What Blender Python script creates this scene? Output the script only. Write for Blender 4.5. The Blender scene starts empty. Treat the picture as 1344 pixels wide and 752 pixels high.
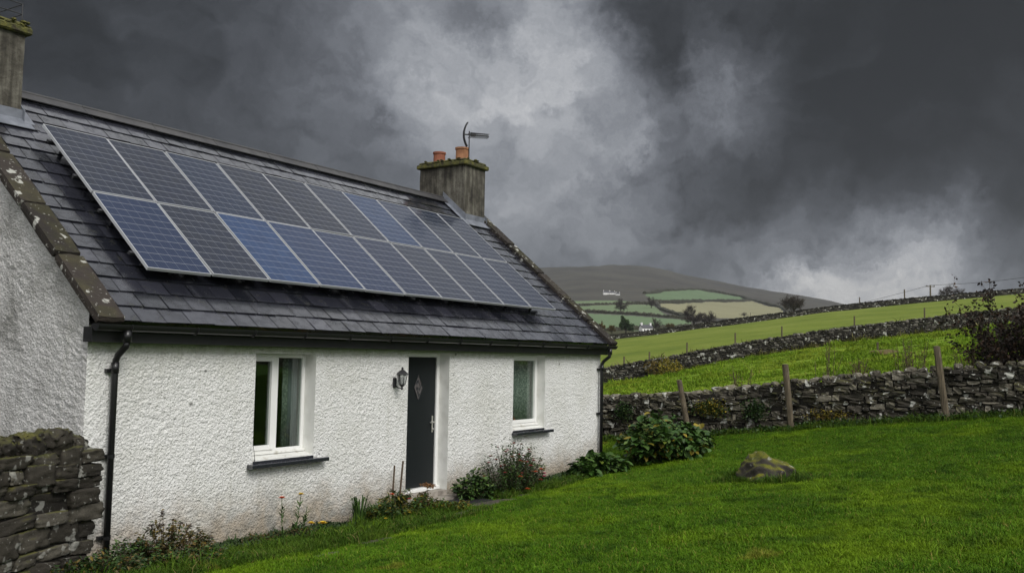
import bpy, math, random
import numpy as np
from mathutils import Vector, noise, Matrix
R_ = math.radians
S = bpy.context.scene
COL = S.collection
rng = random.Random(7)
nrng = np.random.default_rng(11)

# ------------------------------------------------------------------ camera
CAM = np.array((-6.0386, -9.3435, 2.3611))
AX_R = np.array((0.54270754, -0.83972057, 0.01838154))
AX_U = np.array((-0.07244121, -0.02499273, 0.99705949))
AX_F = np.array((0.83679197, 0.54244329, 0.07439412))
cd = bpy.data.cameras.new('camera'); cam = bpy.data.objects.new('camera', cd); COL.objects.link(cam)
cam.matrix_world = Matrix(((AX_R[0], AX_U[0], -AX_F[0], CAM[0]), (AX_R[1], AX_U[1], -AX_F[1], CAM[1]),
                           (AX_R[2], AX_U[2], -AX_F[2], CAM[2]), (0, 0, 0, 1)))
cd.sensor_width = 36.0; cd.lens = 1234.27 / 1344 * 36; cd.clip_start = .1; cd.clip_end = 30000
S.camera = cam
S.view_settings.view_transform = 'Standard'; S.view_settings.look = 'None'
S.view_settings.gamma = 1; S.view_settings.use_curve_mapping = False; S.view_settings.exposure = 0.0
S.cycles.max_bounces = 8; S.cycles.transparent_max_bounces = 12


def direction(px, py):
    """compass direction of a survey bearing (bearing table of the 1344 px wide photograph)"""
    d = AX_R * (px - 672) / 1234.27 - AX_U * (py - 376) / 1234.27 + AX_F
    return d / np.linalg.norm(d)


# ------------------------------------------------------------------ node helper
class NT:
    def __init__(s, tree): s.t = tree; s.n = tree.nodes; s.l = tree.links
    def new(s, kind, **kw):
        n = s.n.new(kind)
        for k, v in kw.items(): setattr(n, k, v)
        return n
    def put(s, sock, v):
        if v is None: return
        if isinstance(v, bpy.types.NodeSocket): s.l.new(v, sock)
        elif isinstance(v, (tuple, list)) and sock.type == 'RGBA' and len(v) == 3: sock.default_value = (*v, 1)
        else: sock.default_value = v
    def math(s, op, a, b=None, c=None, clamp=False):
        n = s.new('ShaderNodeMath', operation=op, use_clamp=clamp)
        for i, v in enumerate((a, b, c)): s.put(n.inputs[i], v)
        return n.outputs[0]
    def vmath(s, op, a, b=None, scale=None):
        n = s.new('ShaderNodeVectorMath', operation=op)
        s.put(n.inputs[0], a)
        if b is not None: s.put(n.inputs[1], b)
        if scale is not None: s.put(n.inputs['Scale'], scale)
        return n.outputs['Value'] if op in ('DOT_PRODUCT', 'LENGTH') else n.outputs[0]
    def noise(s, vec, scale, detail=4, rough=.55, dist=0, col=False):
        n = s.new('ShaderNodeTexNoise'); s.put(n.inputs['Vector'], vec); n.inputs['Scale'].default_value = scale
        n.inputs['Detail'].default_value = detail; n.inputs['Roughness'].default_value = rough; n.inputs['Distortion'].default_value = dist
        return n.outputs['Color' if col else 'Fac']
    def voro(s, vec, scale, feature='F1', out='Distance'):
        n = s.new('ShaderNodeTexVoronoi', feature=feature); s.put(n.inputs['Vector'], vec); n.inputs['Scale'].default_value = scale
        return n.outputs[out]
    def ramp(s, fac, stops, interp='LINEAR'):
        n = s.new('ShaderNodeValToRGB'); s.put(n.inputs[0], fac); cr = n.color_ramp; cr.interpolation = interp
        while len(cr.elements) < len(stops): cr.elements.new(.5)
        for e, (p, c) in zip(cr.elements, stops): e.position = p; e.color = (*c, 1) if len(c) == 3 else c
        return n.outputs[0]
    def step(s, v, lo, hi):
        n = s.new('ShaderNodeMapRange', interpolation_type='SMOOTHSTEP'); s.put(n.inputs[0], v)
        n.inputs[1].default_value = lo; n.inputs[2].default_value = hi
        return n.outputs[0]
    def mix(s, f, a, b, blend='MIX'):
        n = s.new('ShaderNodeMix', data_type='RGBA', blend_type=blend); s.put(n.inputs[0], f); s.put(n.inputs[6], a); s.put(n.inputs[7], b)
        return n.outputs[2]
    def bump(s, h, strength=.5, dist=.01, normal=None):
        n = s.new('ShaderNodeBump'); s.put(n.inputs['Height'], h); n.inputs['Strength'].default_value = strength
        n.inputs['Distance'].default_value = dist; s.put(n.inputs['Normal'], normal)
        return n.outputs[0]
    def coord(s, which='Object'): return s.new('ShaderNodeTexCoord').outputs[which]
    def attr(s, name): return s.new('ShaderNodeAttribute', attribute_name=name).outputs['Fac']
    def sep(s, v): n = s.new('ShaderNodeSeparateXYZ'); s.put(n.inputs[0], v); return n.outputs
    def mapping(s, v, scale=(1, 1, 1), rot=(0, 0, 0)):
        n = s.new('ShaderNodeMapping'); s.put(n.inputs[0], v); n.inputs['Scale'].default_value = scale; n.inputs['Rotation'].default_value = rot
        return n.outputs[0]


def material(name, fn=None, color=(.5, .5, .5), rough=.7, **kw):
    m = bpy.data.materials.new(name); m.use_nodes = True
    t = NT(m.node_tree); b = m.node_tree.nodes['Principled BSDF']
    b.inputs['Base Color'].default_value = (*color, 1); b.inputs['Roughness'].default_value = rough
    for k, v in kw.items(): b.inputs[k.replace('_', ' ')].default_value = v
    if fn:
        r = fn(t, b)
        for k, v in (r or {}).items(): t.put(b.inputs[k.replace('_', ' ')], v)
    return m


# ------------------------------------------------------------------ sky: storm clouds in front, unseen overcast behind the viewer brightened as added light
SUN_EL, SUN_AZ = R_(42), R_(202)          # azimuth clockwise from +Y
sun_dir = np.array((math.sin(SUN_AZ) * math.cos(SUN_EL), math.cos(SUN_AZ) * math.cos(SUN_EL), math.sin(SUN_EL)))
W = bpy.data.worlds.new('World'); S.world = W; W.use_nodes = True
w = NT(W.node_tree); W.node_tree.nodes.clear()
d0 = w.coord('Generated')
d0 = w.vmath('NORMALIZE', d0)
wn = w.vmath('SUBTRACT', w.noise(d0, 3.2, 6, .58, 0, True), (.5, .5, .5))
wn2 = w.vmath('SUBTRACT', w.noise(d0, 9, 8, .68, 0, True), (.5, .5, .5))
d1 = w.vmath('NORMALIZE', w.vmath('ADD', w.vmath('ADD', d0, w.vmath('SCALE', wn, scale=.17)), w.vmath('SCALE', wn2, scale=.15)))
def lobe(px, py, rad_px, vec=None):
    r = rad_px / 1234.27
    dt = w.vmath('DOT_PRODUCT', vec or d1, tuple(direction(px, py)))
    return w.math('EXPONENT', w.math('MULTIPLY', w.math('SUBTRACT', dt, 1.0), 2.0 / r ** 2))
acc = 0.026
for (px, py, rr, amt) in [
        (480, 190, 280, .07), (540, 90, 150, .06), (680, 55, 95, .30), (610, 140, 90, .13), (730, 130, 75, .10), (820, 195, 75, .13), (925, 95, 62, .22), (945, 150, 50, .08), (730, 225, 100, .08),
        (1195, 322, 42, .36), (1095, 405, 110, .85), (1240, 420, 120, .22), (640, 320, 140, .07), (920, 370, 170, .08), (760, 300, 150, .06), (1010, 140, 60, .04)]:
    acc = w.math('ADD', acc, w.math('MULTIPLY', lobe(px, py, rr), amt))
for (px, py, rr, amt) in [(640, 18, 40, .6), (858, 60, 55, .68), (830, 5, 60, .5), (1110, 215, 115, .66), (985, 245, 80, .5), (1230, 235, 90, .5), (1080, 20, 120, .5), (1260, 90, 180, .5), (1335, 240, 110, .5), (100, 60, 200, .3), (1080, 290, 60, .35)]:
    acc = w.math('MULTIPLY', acc, w.math('SUBTRACT', 1.0, w.math('MULTIPLY', lobe(px, py, rr), amt)))
bil = w.noise(w.mapping(d1, (1, 1, 1.4)), 4.5, 8, .62)
fine = w.noise(w.mapping(d1, (1, 1, 1.2)), 17, 7, .65, .4)
tex = w.math('ADD', w.math('MULTIPLY', w.math('SUBTRACT', bil, .5), 2.6), w.math('MULTIPLY', w.math('SUBTRACT', fine, .5), 1.5))
acc = w.math('MULTIPLY', acc, w.math('MAXIMUM', w.math('ADD', tex, 1.0), .22)); acc = w.math('MAXIMUM', w.math('ADD', acc, w.math('MULTIPLY', w.math('SUBTRACT', w.noise(w.mapping(d1, (1, 1, 2.2)), 7, 8, .68), .52), .085)), .010)
# unseen overcast overhead and behind, brightened to light the wall and roof
upz = w.sep(d0)[2]
over = w.step(w.vmath('DOT_PRODUCT', d1, (-.52, -.62, .59)), -.05, .75)
high = w.step(upz, .34, .62)
acc = w.math('ADD', acc, w.math('MULTIPLY', w.math('ADD', w.math('MULTIPLY', over, .85), w.math('MULTIPLY', high, .52)), w.math('ADD', .6, w.math('MULTIPLY', bil, .8))))
tint = w.ramp(acc, [(0, (.89, .97, 1.14)), (.3, (.93, .98, 1.08)), (.7, (1, 1, 1))])
cloud = w.vmath('MULTIPLY', tint, w.new('ShaderNodeCombineXYZ').outputs[0])
cmb = [n for n in W.node_tree.nodes if n.bl_idname == 'ShaderNodeCombineXYZ'][0]
for i in range(3): w.l.new(acc, cmb.inputs[i])
sky = w.new('ShaderNodeTexSky', sky_type='NISHITA'); sky.sun_disc = False; sky.sun_elevation = SUN_EL; sky.sun_rotation = SUN_AZ
bg1 = w.new('ShaderNodeBackground'); w.put(bg1.inputs[0], sky.outputs[0]); bg1.inputs[1].default_value = .06
bg2 = w.new('ShaderNodeBackground'); w.put(bg2.inputs[0], cloud); bg2.inputs[1].default_value = 1.0
mx = w.new('ShaderNodeMixShader'); mx.inputs[0].default_value = .98
w.l.new(bg1.outputs[0], mx.inputs[1]); w.l.new(bg2.outputs[0], mx.inputs[2])
wo = w.new('ShaderNodeOutputWorld'); w.l.new(mx.outputs[0], wo.inputs[0])
sl = bpy.data.lights.new('sun', 'SUN'); sl.energy = 2.15; sl.angle = R_(24); sl.color = (1, .97, .92)
so = bpy.data.objects.new('sun', sl); COL.objects.link(so)
so.rotation_euler = Vector(-sun_dir).to_track_quat('-Z', 'Y').to_euler()


# ------------------------------------------------------------------ object helpers
def tag(o, label=None, cat=None, group=None, kind=None):
    if label: o['label'] = label
    if cat: o['category'] = cat
    if group: o['group'] = group
    if kind: o['kind'] = kind
    return o

def empty(name, loc=(0, 0, 0), label=None, cat=None, group=None):
    o = bpy.data.objects.new(name, None); COL.objects.link(o); o.location = loc; o.empty_display_size = .2
    return tag(o, label, cat, group)

def world_off(parent):
    v = np.zeros(3)
    while parent is not None: v += np.array(parent.location); parent = parent.parent
    return v

class MB:
    """collects shapes in world coordinates; build() links them as one mesh object"""
    def __init__(s): s.V = []; s.F = []; s.T = []; s.M = []; s.tone = .5; s.mi = 0
    def add(s, verts, faces, tone=None):
        o = len(s.V); s.V.extend([tuple(map(float, v)) for v in verts]); s.F.extend([tuple(i + o for i in f) for f in faces])
        s.T.extend([s.tone if tone is None else tone] * len(verts)); s.M.extend([s.mi] * len(faces)); return s
    def box(s, a, b, tone=None, bev=0):
        x0, y0, z0 = a; x1, y1, z1 = b
        if bev:
            vs = []
            for z, q in ((z0, bev), (z0 + bev, 0), (z1 - bev, 0), (z1, bev)):
                for (x, y, sx, sy) in ((x0, y0, 1, 1), (x1, y0, -1, 1), (x1, y1, -1, -1), (x0, y1, 1, -1)):
                    if q: vs.append((x + sx * q, y + sy * q, z))
                    else: vs += [(x + sx * bev, y, z), (x, y + sy * bev, z)]
            # simple bevel through hull rings
            V = []; ring = lambda z, q: [(x0 + q, y0 + bev, z), (x0 + bev, y0 + q, z), (x1 - bev, y0 + q, z), (x1 - q, y0 + bev, z), (x1 - q, y1 - bev, z), (x1 - bev, y1 - q, z), (x0 + bev, y1 - q, z), (x0 + q, y1 - bev, z)]
            for z, q in ((z0, bev * .999), (z0 + bev, 0), (z1 - bev, 0), (z1, bev * .999)): V += ring(z, q)
            F = [tuple(range(7, -1, -1)), tuple(range(24, 32))]
            for k in range(3):
                for i in range(8): F.append((k * 8 + i, k * 8 + (i + 1) % 8, (k + 1) * 8 + (i + 1) % 8, (k + 1) * 8 + i))
            return s.add(V, F, tone)
        V = [(x0, y0, z0), (x1, y0, z0), (x1, y1, z0), (x0, y1, z0), (x0, y0, z1), (x1, y0, z1), (x1, y1, z1), (x0, y1, z1)]
        return s.add(V, [(3, 2, 1, 0), (4, 5, 6, 7), (0, 1, 5, 4), (1, 2, 6, 5), (2, 3, 7, 6), (3, 0, 4, 7)], tone)
    def obox(s, c, ax, ay, az, tone=None):
        """oriented box: centre and three half-axis vectors"""
        c, ax, ay, az = map(np.array, (c, ax, ay, az)); V = [c + i * ax + j * ay + k * az for k in (-1, 1) for (i, j) in ((-1, -1), (1, -1), (1, 1), (-1, 1))]
        return s.add(V, [(3, 2, 1, 0), (4, 5, 6, 7), (0, 1, 5, 4), (1, 2, 6, 5), (2, 3, 7, 6), (3, 0, 4, 7)], tone)
    def tube(s, pts, rad, n=8, tone=None, cap=True):
        pts = [np.array(p, float) for p in pts]; rad = rad if hasattr(rad, '__len__') else [rad] * len(pts)
        V = []; prev = None
        for i, p in enumerate(pts):
            t = pts[min(i + 1, len(pts) - 1)] - pts[max(i - 1, 0)]; t = t / (np.linalg.norm(t) + 1e-9)
            if prev is None:
                a = np.cross(t, (0, 0, 1) if abs(t[2]) < .9 else (1, 0, 0))
            else: a = prev - t * (prev @ t)
            a = a / (np.linalg.norm(a) + 1e-9); prev = a; b = np.cross(t, a)
            for k in range(n):
                th = 2 * math.pi * k / n; V.append(p + rad[i] * (a * math.cos(th) + b * math.sin(th)))
        F = []
        for i in range(len(pts) - 1):
            for k in range(n): F.append((i * n + k, i * n + (k + 1) % n, (i + 1) * n + (k + 1) % n, (i + 1) * n + k))
        if cap: F += [tuple(range(n - 1, -1, -1)), tuple(range((len(pts) - 1) * n, len(pts) * n))]
        return s.add(V, F, tone)
    def lathe(s, c, prof, n=16, tone=None):
        V = []; F = []
        for (r, z) in prof:
            for k in range(n): V.append((c[0] + r * math.cos(2 * math.pi * k / n), c[1] + r * math.sin(2 * math.pi * k / n), c[2] + z))
        for i in range(len(prof) - 1):
            for k in range(n): F.append((i * n + k, i * n + (k + 1) % n, (i + 1) * n + (k + 1) % n, (i + 1) * n + k))
        F += [tuple(range(n - 1, -1, -1)), tuple(range((len(prof) - 1) * n, len(prof) * n))]
        return s.add(V, F, tone)
    def build(s, name, mat, parent=None, smooth=False, local=False):
        me = bpy.data.meshes.new(name); V = np.array(s.V, float).reshape(-1, 3)
        if parent is not None and not local: V = V - world_off(parent)
        me.from_pydata(V.tolist(), [], s.F)
        for m in (mat if isinstance(mat, (list, tuple)) else [mat]): me.materials.append(m)
        if any(s.M): me.polygons.foreach_set('material_index', s.M)
        at = me.attributes.new('tone', 'FLOAT', 'POINT'); at.data.foreach_set('value', np.array(s.T, np.float32))
        if smooth: me.polygons.foreach_set('use_smooth', [True] * len(me.polygons))
        me.update(); o = bpy.data.objects.new(name, me); COL.objects.link(o)
        if parent is not None: o.parent = parent
        return o

def fbm(x, y, z=0., f=1., o=4): return noise.fractal(Vector((x * f, y * f, z * f)), 1.0, 2.0, o)

class TPS:
    def __init__(s, P, reg=1e-3):
        P = np.array(P, float); s.c = P[:, :2].mean(0); s.k = np.abs(P[:, :2] - s.c).max(); s.X = (P[:, :2] - s.c) / s.k
        n = len(P); A = np.zeros((n + 3, n + 3)); A[:n, :n] = s.U(s.X[:, None] - s.X[None]) + reg * np.eye(n)
        A[:n, n] = 1; A[:n, n + 1:] = s.X; A[n, :n] = 1; A[n + 1:, :n] = s.X.T
        s.w = np.linalg.solve(A, np.concatenate([P[:, 2], np.zeros(3)]))
    @staticmethod
    def U(d): r2 = (d ** 2).sum(-1); return np.where(r2 > 0, r2 * np.log(r2 + 1e-12), 0)
    def __call__(s, x, y):
        x = np.asarray(x, float); y = np.asarray(y, float); p = (np.stack([x, y], -1) - s.c) / s.k
        return s.U(p[..., None, :] - s.X) @ s.w[:-3] + s.w[-3] + p @ s.w[-2:]

def grid_mesh(name, X, Y, Z, mat, smooth=True, midx=None):
    n, m = X.shape; V = np.stack([X, Y, Z], -1).reshape(-1, 3)
    i = np.arange(n - 1)[:, None] * m + np.arange(m - 1)[None]; F = np.stack([i, i + m, i + m + 1, i + 1], -1).reshape(-1, 4)
    a, b, c = V[F[0]][:3]
    if np.cross(b - a, c - a)[2] < 0: F = F[:, ::-1]
    me = bpy.data.meshes.new(name); me.from_pydata(V.tolist(), [], F.tolist())
    for q in (mat if isinstance(mat, (list, tuple)) else [mat]): me.materials.append(q)
    if midx is not None: me.polygons.foreach_set('material_index', midx.reshape(-1).astype(np.int32))
    if smooth: me.polygons.foreach_set('use_smooth', [True] * len(me.polygons))
    me.update(); o = bpy.data.objects.new(name, me); COL.objects.link(o); return o

# ------------------------------------------------------------------ materials
def mat_ground(name, stops, scale=1.2, rough=.95, bumpd=.03, extra=None):
    def f(t, b):
        c = t.coord(); n1 = t.noise(c, scale, 6, .6); n2 = t.noise(c, scale * 14, 4, .6)
        v = t.math('ADD', t.math('MULTIPLY', n1, .75), t.math('MULTIPLY', n2, .25))
        col = t.ramp(v, stops)
        if extra: col = extra(t, c, col)
        return dict(Base_Color=col, Normal=t.bump(t.math('ADD', n1, n2), .6, bumpd), Specular_IOR_Level=.15)
    return material(name, f, rough=rough)

def lawn_extra(t, c, col):
    x, y, z = t.sep(c)
    nn = t.noise(c, 2.2, 5, .6)
    edge = t.math('ADD', y, t.math('MULTIPLY', t.math('SUBTRACT', nn, .5), .7))
    soil = t.math('MAXIMUM', t.step(edge, -.62, -.42), t.math('MULTIPLY', t.math('MULTIPLY', t.step(x, 4.9, 5.4), t.step(x, 8.4, 8.0)), t.step(edge, -1.35, -1.1)))
    col = t.mix(soil, col, t.ramp(t.noise(c, 18, 5), [(.3, (.012, .009, .007)), (.7, (.035, .026, .018))]))
    return col
M = {}
M['lawn'] = mat_ground('lawn_turf', [(.3, (.016, .042, .003)), (.5, (.032, .080, .005)), (.72, (.06, .115, .008))], .55, extra=lawn_extra)
M['meadow'] = mat_ground('meadow_grass', [(.3, (.07, .13, .008)), (.5, (.12, .20, .012)), (.7, (.18, .235, .02))], .25, bumpd=.12)
M['pasture'] = mat_ground('pasture_grass', [(.32, (.082, .118, .016)), (.5, (.125, .163, .022)), (.66, (.165, .195, .038))], .11, bumpd=.1)
M['bank'] = mat_ground('rough_grass', [(.3, (.055, .05, .018)), (.5, (.085, .085, .022)), (.7, (.10, .115, .025))], .35, bumpd=.2)
M['moor'] = mat_ground('moorland', [(.34, (.045, .043, .040)), (.5, (.066, .063, .055)), (.66, (.085, .083, .068))], .008, bumpd=1)  # moor and far fields paled and greyed: mist put into the colour
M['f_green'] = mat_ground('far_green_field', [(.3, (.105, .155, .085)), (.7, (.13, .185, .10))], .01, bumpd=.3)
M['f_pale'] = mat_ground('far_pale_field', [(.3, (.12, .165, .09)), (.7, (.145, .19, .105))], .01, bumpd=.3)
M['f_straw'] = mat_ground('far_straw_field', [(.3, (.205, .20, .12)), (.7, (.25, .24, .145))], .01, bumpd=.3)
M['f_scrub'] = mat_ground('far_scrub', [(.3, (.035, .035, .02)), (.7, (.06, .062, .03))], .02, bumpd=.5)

def roughcast(base, dirt, streak=0., low=True, green=True):
    def f(t, b):
        c = t.coord(); x, y, z = t.sep(c)
        n1 = t.noise(c, 26, 5, .62, .6); n2 = t.noise(c, 75, 3, .6); n3 = t.noise(c, 1.1, 6, .62)
        v = t.voro(c, 34)
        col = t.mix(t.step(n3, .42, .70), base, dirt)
        stk = t.step(t.noise(t.mapping(c, (7, 7, .45)), 1.3, 5, .6), .53, .72); col = t.mix(t.math('MULTIPLY', stk, .34), col, (.50, .50, .44))
        # pinholes and dark grit of the wet dash
        col = t.mix(t.math('MULTIPLY', t.step(t.noise(c, 58, 2), .655, .70), .55), col, (.18, .17, .15))
        if low:
            vd = t.voro(t.vmath('ADD', c, t.vmath('SCALE', t.noise(c, 9, 3, .6, 0, True), scale=.06)), 2.6); col = t.mix(t.math('MULTIPLY', t.math('SUBTRACT', 1.0, t.step(vd, .035, .06)), .8), col, (.06, .055, .05))
            nz = t.math('ADD', z, t.math('MULTIPLY', t.math('SUBTRACT', t.noise(c, 2.1, 6, .65), .5), .95))
            splash = t.math('SUBTRACT', 1.0, t.step(nz, .02, .78))
            col = t.mix(t.math('MULTIPLY', splash, .9), col, t.ramp(t.noise(c, 3.1, 5), [(.3, (.22, .20, .16)), (.5, (.37, .30, .215)), (.62, (.27, .25, .21)), (.75, (.16, .15, .12))]))
        if green:
            gz = t.math('ADD', z, t.math('MULTIPLY', t.noise(c, 9, 4), .14))
            col = t.mix(t.math('MULTIPLY', t.step(gz, 2.36, 2.50), .55), col, (.30, .36, .14))
        h = t.math('ADD', t.math('MULTIPLY', n1, 1.0), t.math('ADD', t.math('MULTIPLY', n2, .35), t.math('MULTIPLY', v, .5)))
        return dict(Base_Color=col, Normal=t.bump(h, .9, .034), Specular_IOR_Level=.25)
    return material('roughcast', f, rough=.85)
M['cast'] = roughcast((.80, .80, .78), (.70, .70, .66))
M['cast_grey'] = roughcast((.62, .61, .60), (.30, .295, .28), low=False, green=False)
M['smooth_render'] = material('smooth_render', lambda t, b: dict(Base_Color=t.mix(t.step(t.noise(t.coord(), 4, 5), .4, .75), (.78, .78, .75), (.62, .62, .58)), Normal=t.bump(t.noise(t.coord(), 60, 4), .3, .004)), rough=.8)

def slate_fn(t, b):
    c = t.coord(); tn = t.attr('tone'); n = t.noise(c, 7, 5, .6); f = t.noise(t.mapping(c, (4, 18, 18)), 3, 4)
    col = t.ramp(tn, [(0, (.009, .010, .014)), (.5, (.019, .020, .027)), (1, (.040, .041, .054))])
    col = t.mix(t.math('MULTIPLY', t.step(n, .56, .75), .6), col, (.03, .032, .022))
    rg = t.math('ADD', .06, t.math('MULTIPLY', t.step(n, .3, .75), .26))
    return dict(Base_Color=col, Roughness=rg, Normal=t.bump(t.math('ADD', f, t.math('MULTIPLY', t.noise(c, 40, 3), .4)), .3, .005), Specular_IOR_Level=.6, Coat_Weight=t.math('ADD', .4, t.math('MULTIPLY', t.step(n, .62, .42), .6)), Coat_Roughness=t.math('ADD', .04, t.math('MULTIPLY', t.noise(c, 3, 4), .14)))
M['slate'] = material('wet_slate', slate_fn, rough=.3)
def stone_fn(dark, mid, light, lichen=.6, moss=.5, lscale=7., mossc=((.035, .045, .008), (.12, .11, .02)), mlo=.44):
    def f(t, b):
        c = t.coord(); tn = t.attr('tone'); n = t.noise(c, 6, 6, .65); g = t.noise(c, 38, 4, .65)
        v = t.math('ADD', t.math('MULTIPLY', tn, .65), t.math('MULTIPLY', n, .35))
        col = t.ramp(v, [(.18, dark), (.5, mid), (.85, light)])
        col = t.mix(t.math('MULTIPLY', t.step(g, .5, .7), .35), col, (.03, .028, .022))
        geo = t.new('ShaderNodeNewGeometry'); nz = t.sep(geo.outputs['Normal'])[2]
        if moss: col = t.mix(t.math('MULTIPLY', t.math('MULTIPLY', t.step(nz, .25, .8), t.step(t.noise(c, 2.3, 5), mlo, mlo + .14)), moss), col, t.ramp(n, [(.3, mossc[0]), (.7, mossc[1])]))
        if lichen:
            sp = t.step(t.noise(c, lscale, 3, .5), .62, .66); sp2 = t.step(t.noise(c, lscale * 4, 2), .66, .70)
            col = t.mix(t.math('MULTIPLY', t.math('MAXIMUM', sp, t.math('MULTIPLY', sp2, .8)), lichen), col, (.46, .46, .42))
        return dict(Base_Color=col, Normal=t.bump(t.math('ADD', n, t.math('MULTIPLY', g, .6)), .8, .02), Specular_IOR_Level=.3)
    return f
M['stone'] = material('drystone', stone_fn((.014, .012, .009), (.060, .053, .040), (.22, .20, .158), .8, .55, 5.), rough=.85)
M['stone_far'] = material('drystone_far', stone_fn((.009, .008, .006), (.026, .023, .017), (.15, .14, .12), .75, .3, 2.2), rough=.9)
M['stone_near'] = material('drystone_near', stone_fn((.012, .010, .008), (.038, .033, .025), (.11, .10, .08), .4, .75, 5.), rough=.8)
M['skew'] = material('weathered_skew', stone_fn((.012, .010, .008), (.024, .019, .016), (.05, .04, .033), .7, .2, 6.), rough=.85)
M['rock'] = material('mossy_rock', stone_fn((.012, .011, .009), (.036, .031, .025), (.10, .09, .08), .4, 1.0, 4., ((.035, .045, .006), (.15, .145, .010)), .28), rough=.85)
def chim_fn(t, b):
    c = t.coord(); x, y, z = t.sep(c); n = t.noise(c, 3.5, 6, .65); st = t.noise(t.mapping(c, (7, 7, .8)), 1.5, 5, .6); g = t.noise(c, 30, 4)
    col = t.ramp(t.math('ADD', t.math('MULTIPLY', n, .5), t.math('MULTIPLY', st, .5)), [(.36, (.018, .016, .012)), (.48, (.060, .054, .042)), (.66, (.18, .17, .14))])
    return dict(Base_Color=col, Normal=t.bump(t.math('ADD', n, g), .6, .02))
M['chimney'] = material('chimney_render', chim_fn, rough=.9)
M['chim_moss'] = material('mossy_cap', lambda t, b: dict(Base_Color=t.ramp(t.noise(t.coord(), 8, 5), [(.35, (.035, .028, .018)), (.5, (.07, .07, .02)), (.68, (.13, .12, .025))]), Normal=t.bump(t.noise(t.coord(), 30, 4), .8, .03)), rough=.95)
M['terracotta'] = material('terracotta', lambda t, b: dict(Base_Color=t.ramp(t.noise(t.coord(), 6, 5), [(.3, (.18, .055, .03)), (.7, (.33, .12, .065))])), rough=.8)
M['terracotta_pale'] = material('terracotta_pale', lambda t, b: dict(Base_Color=t.ramp(t.noise(t.coord(), 6, 5), [(.3, (.27, .12, .06)), (.7, (.42, .20, .10))])), rough=.8)
M['lead'] = material('lead', lambda t, b: dict(Base_Color=t.ramp(t.noise(t.coord(), 6, 5), [(.3, (.10, .11, .13)), (.7, (.2, .215, .25))])), rough=.45)
M['ridge'] = material('ridge_tile', lambda t, b: dict(Base_Color=t.ramp(t.noise(t.coord(), 4, 5), [(.3, (.03, .03, .033)), (.7, (.06, .058, .058))])), rough=.5)
M['black_plastic'] = material('black_plastic', color=(.012, .012, .013), rough=.3)
M['fascia'] = material('black_board', lambda t, b: dict(Base_Color=t.ramp(t.noise(t.coord(), 5, 4), [(.3, (.010, .010, .011)), (.7, (.02, .02, .02))])), rough=.5)
M['upvc'] = material('white_frame', color=(.80, .80, .78), rough=.35)
M['upvc_worn'] = material('white_sill', lambda t, b: dict(Base_Color=t.mix(t.step(t.noise(t.coord(), 9, 5), .5, .75), (.74, .74, .71), (.45, .43, .37))), rough=.5)
M['door'] = material('dark_grey_door', lambda t, b: dict(Normal=t.bump(t.noise(t.mapping(t.coord(), (1, 1, .05)), 60, 3), .15, .002)), color=(.010, .013, .014), rough=.5, Specular_IOR_Level=.25)
M['chrome'] = material('satin_metal', color=(.75, .73, .68), rough=.28, Metallic=1.0)
M['alu'] = material('panel_frame', color=(.50, .51, .53), rough=.4, Metallic=.3)
M['dark_metal'] = material('dark_metal', color=(.025, .025, .027), rough=.45)
M['concrete'] = material('concrete_step', lambda t, b: dict(Base_Color=t.ramp(t.noise(t.coord(), 7, 6), [(.3, (.16, .14, .12)), (.7, (.42, .38, .33))])), rough=.8)
M['slab'] = material('path_slab', lambda t, b: dict(Base_Color=t.ramp(t.noise(t.coord(), 7, 6), [(.3, (.030, .025, .018)), (.5, (.062, .052, .040)), (.68, (.028, .034, .010))]), Normal=t.bump(t.noise(t.coord(), 12, 5), .6, .02)), rough=.6)
M['mat'] = material('rubber_mat', lambda t, b: dict(Normal=t.bump(t.voro(t.coord(), 60), .8, .01)), color=(.008, .008, .009), rough=.7)
M['wood'] = material('weathered_post', lambda t, b: dict(Base_Color=t.ramp(t.noise(t.mapping(t.coord(), (14, 14, 1.2)), 3, 5), [(.3, (.045, .035, .022)), (.6, (.12, .095, .06)), (.8, (.17, .15, .11))]), Normal=t.bump(t.noise(t.mapping(t.coord(), (30, 30, 2)), 3, 4), .7, .01)), rough=.9)
M['room'] = material('room_paint', color=(.35, .34, .30), rough=.9)
M['curtain'] = material('net_curtain', lambda t, b: dict(Base_Color=t.ramp(t.voro(t.coord(), 28), [(.2, (.80, .82, .76)), (.6, (.42, .46, .42))])), rough=.9)
M['curtain_grey'] = material('grey_curtain', color=(.42, .43, .47), rough=.9)
M['pot'] = material('brown_pot', color=(.22, .09, .04), rough=.5)
M['cable'] = material('cable', color=(.02, .02, .02), rough=.5)
M['lampglass'] = material('lamp_glass', color=(.7, .72, .72), rough=.08, Transmission_Weight=.85)

def glass_fn(name, tintc):
    m = bpy.data.materials.new(name); m.use_nodes = True; t = NT(m.node_tree); m.node_tree.nodes.clear()
    tr = t.new('ShaderNodeBsdfTransparent'); tr.inputs[0].default_value = (*tintc, 1)
    gl = t.new('ShaderNodeBsdfGlossy'); gl.inputs['Roughness'].default_value = .015; gl.inputs[0].default_value = (.95, .97, .95, 1)
    lw = t.new('ShaderNodeLayerWeight'); lw.inputs[0].default_value = .5
    k = t.math('ADD', t.math('MULTIPLY', t.math('POWER', lw.outputs['Facing'], 5.0), .90), .10, clamp=True)
    mm = t.new('ShaderNodeMixShader'); t.put(mm.inputs[0], k); t.l.new(tr.outputs[0], mm.inputs[1]); t.l.new(gl.outputs[0], mm.inputs[2])
    o = t.new('ShaderNodeOutputMaterial'); t.l.new(mm.outputs[0], o.inputs[0]); return m
M['glass'] = glass_fn('window_glass', (.70, .75, .72))

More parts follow.
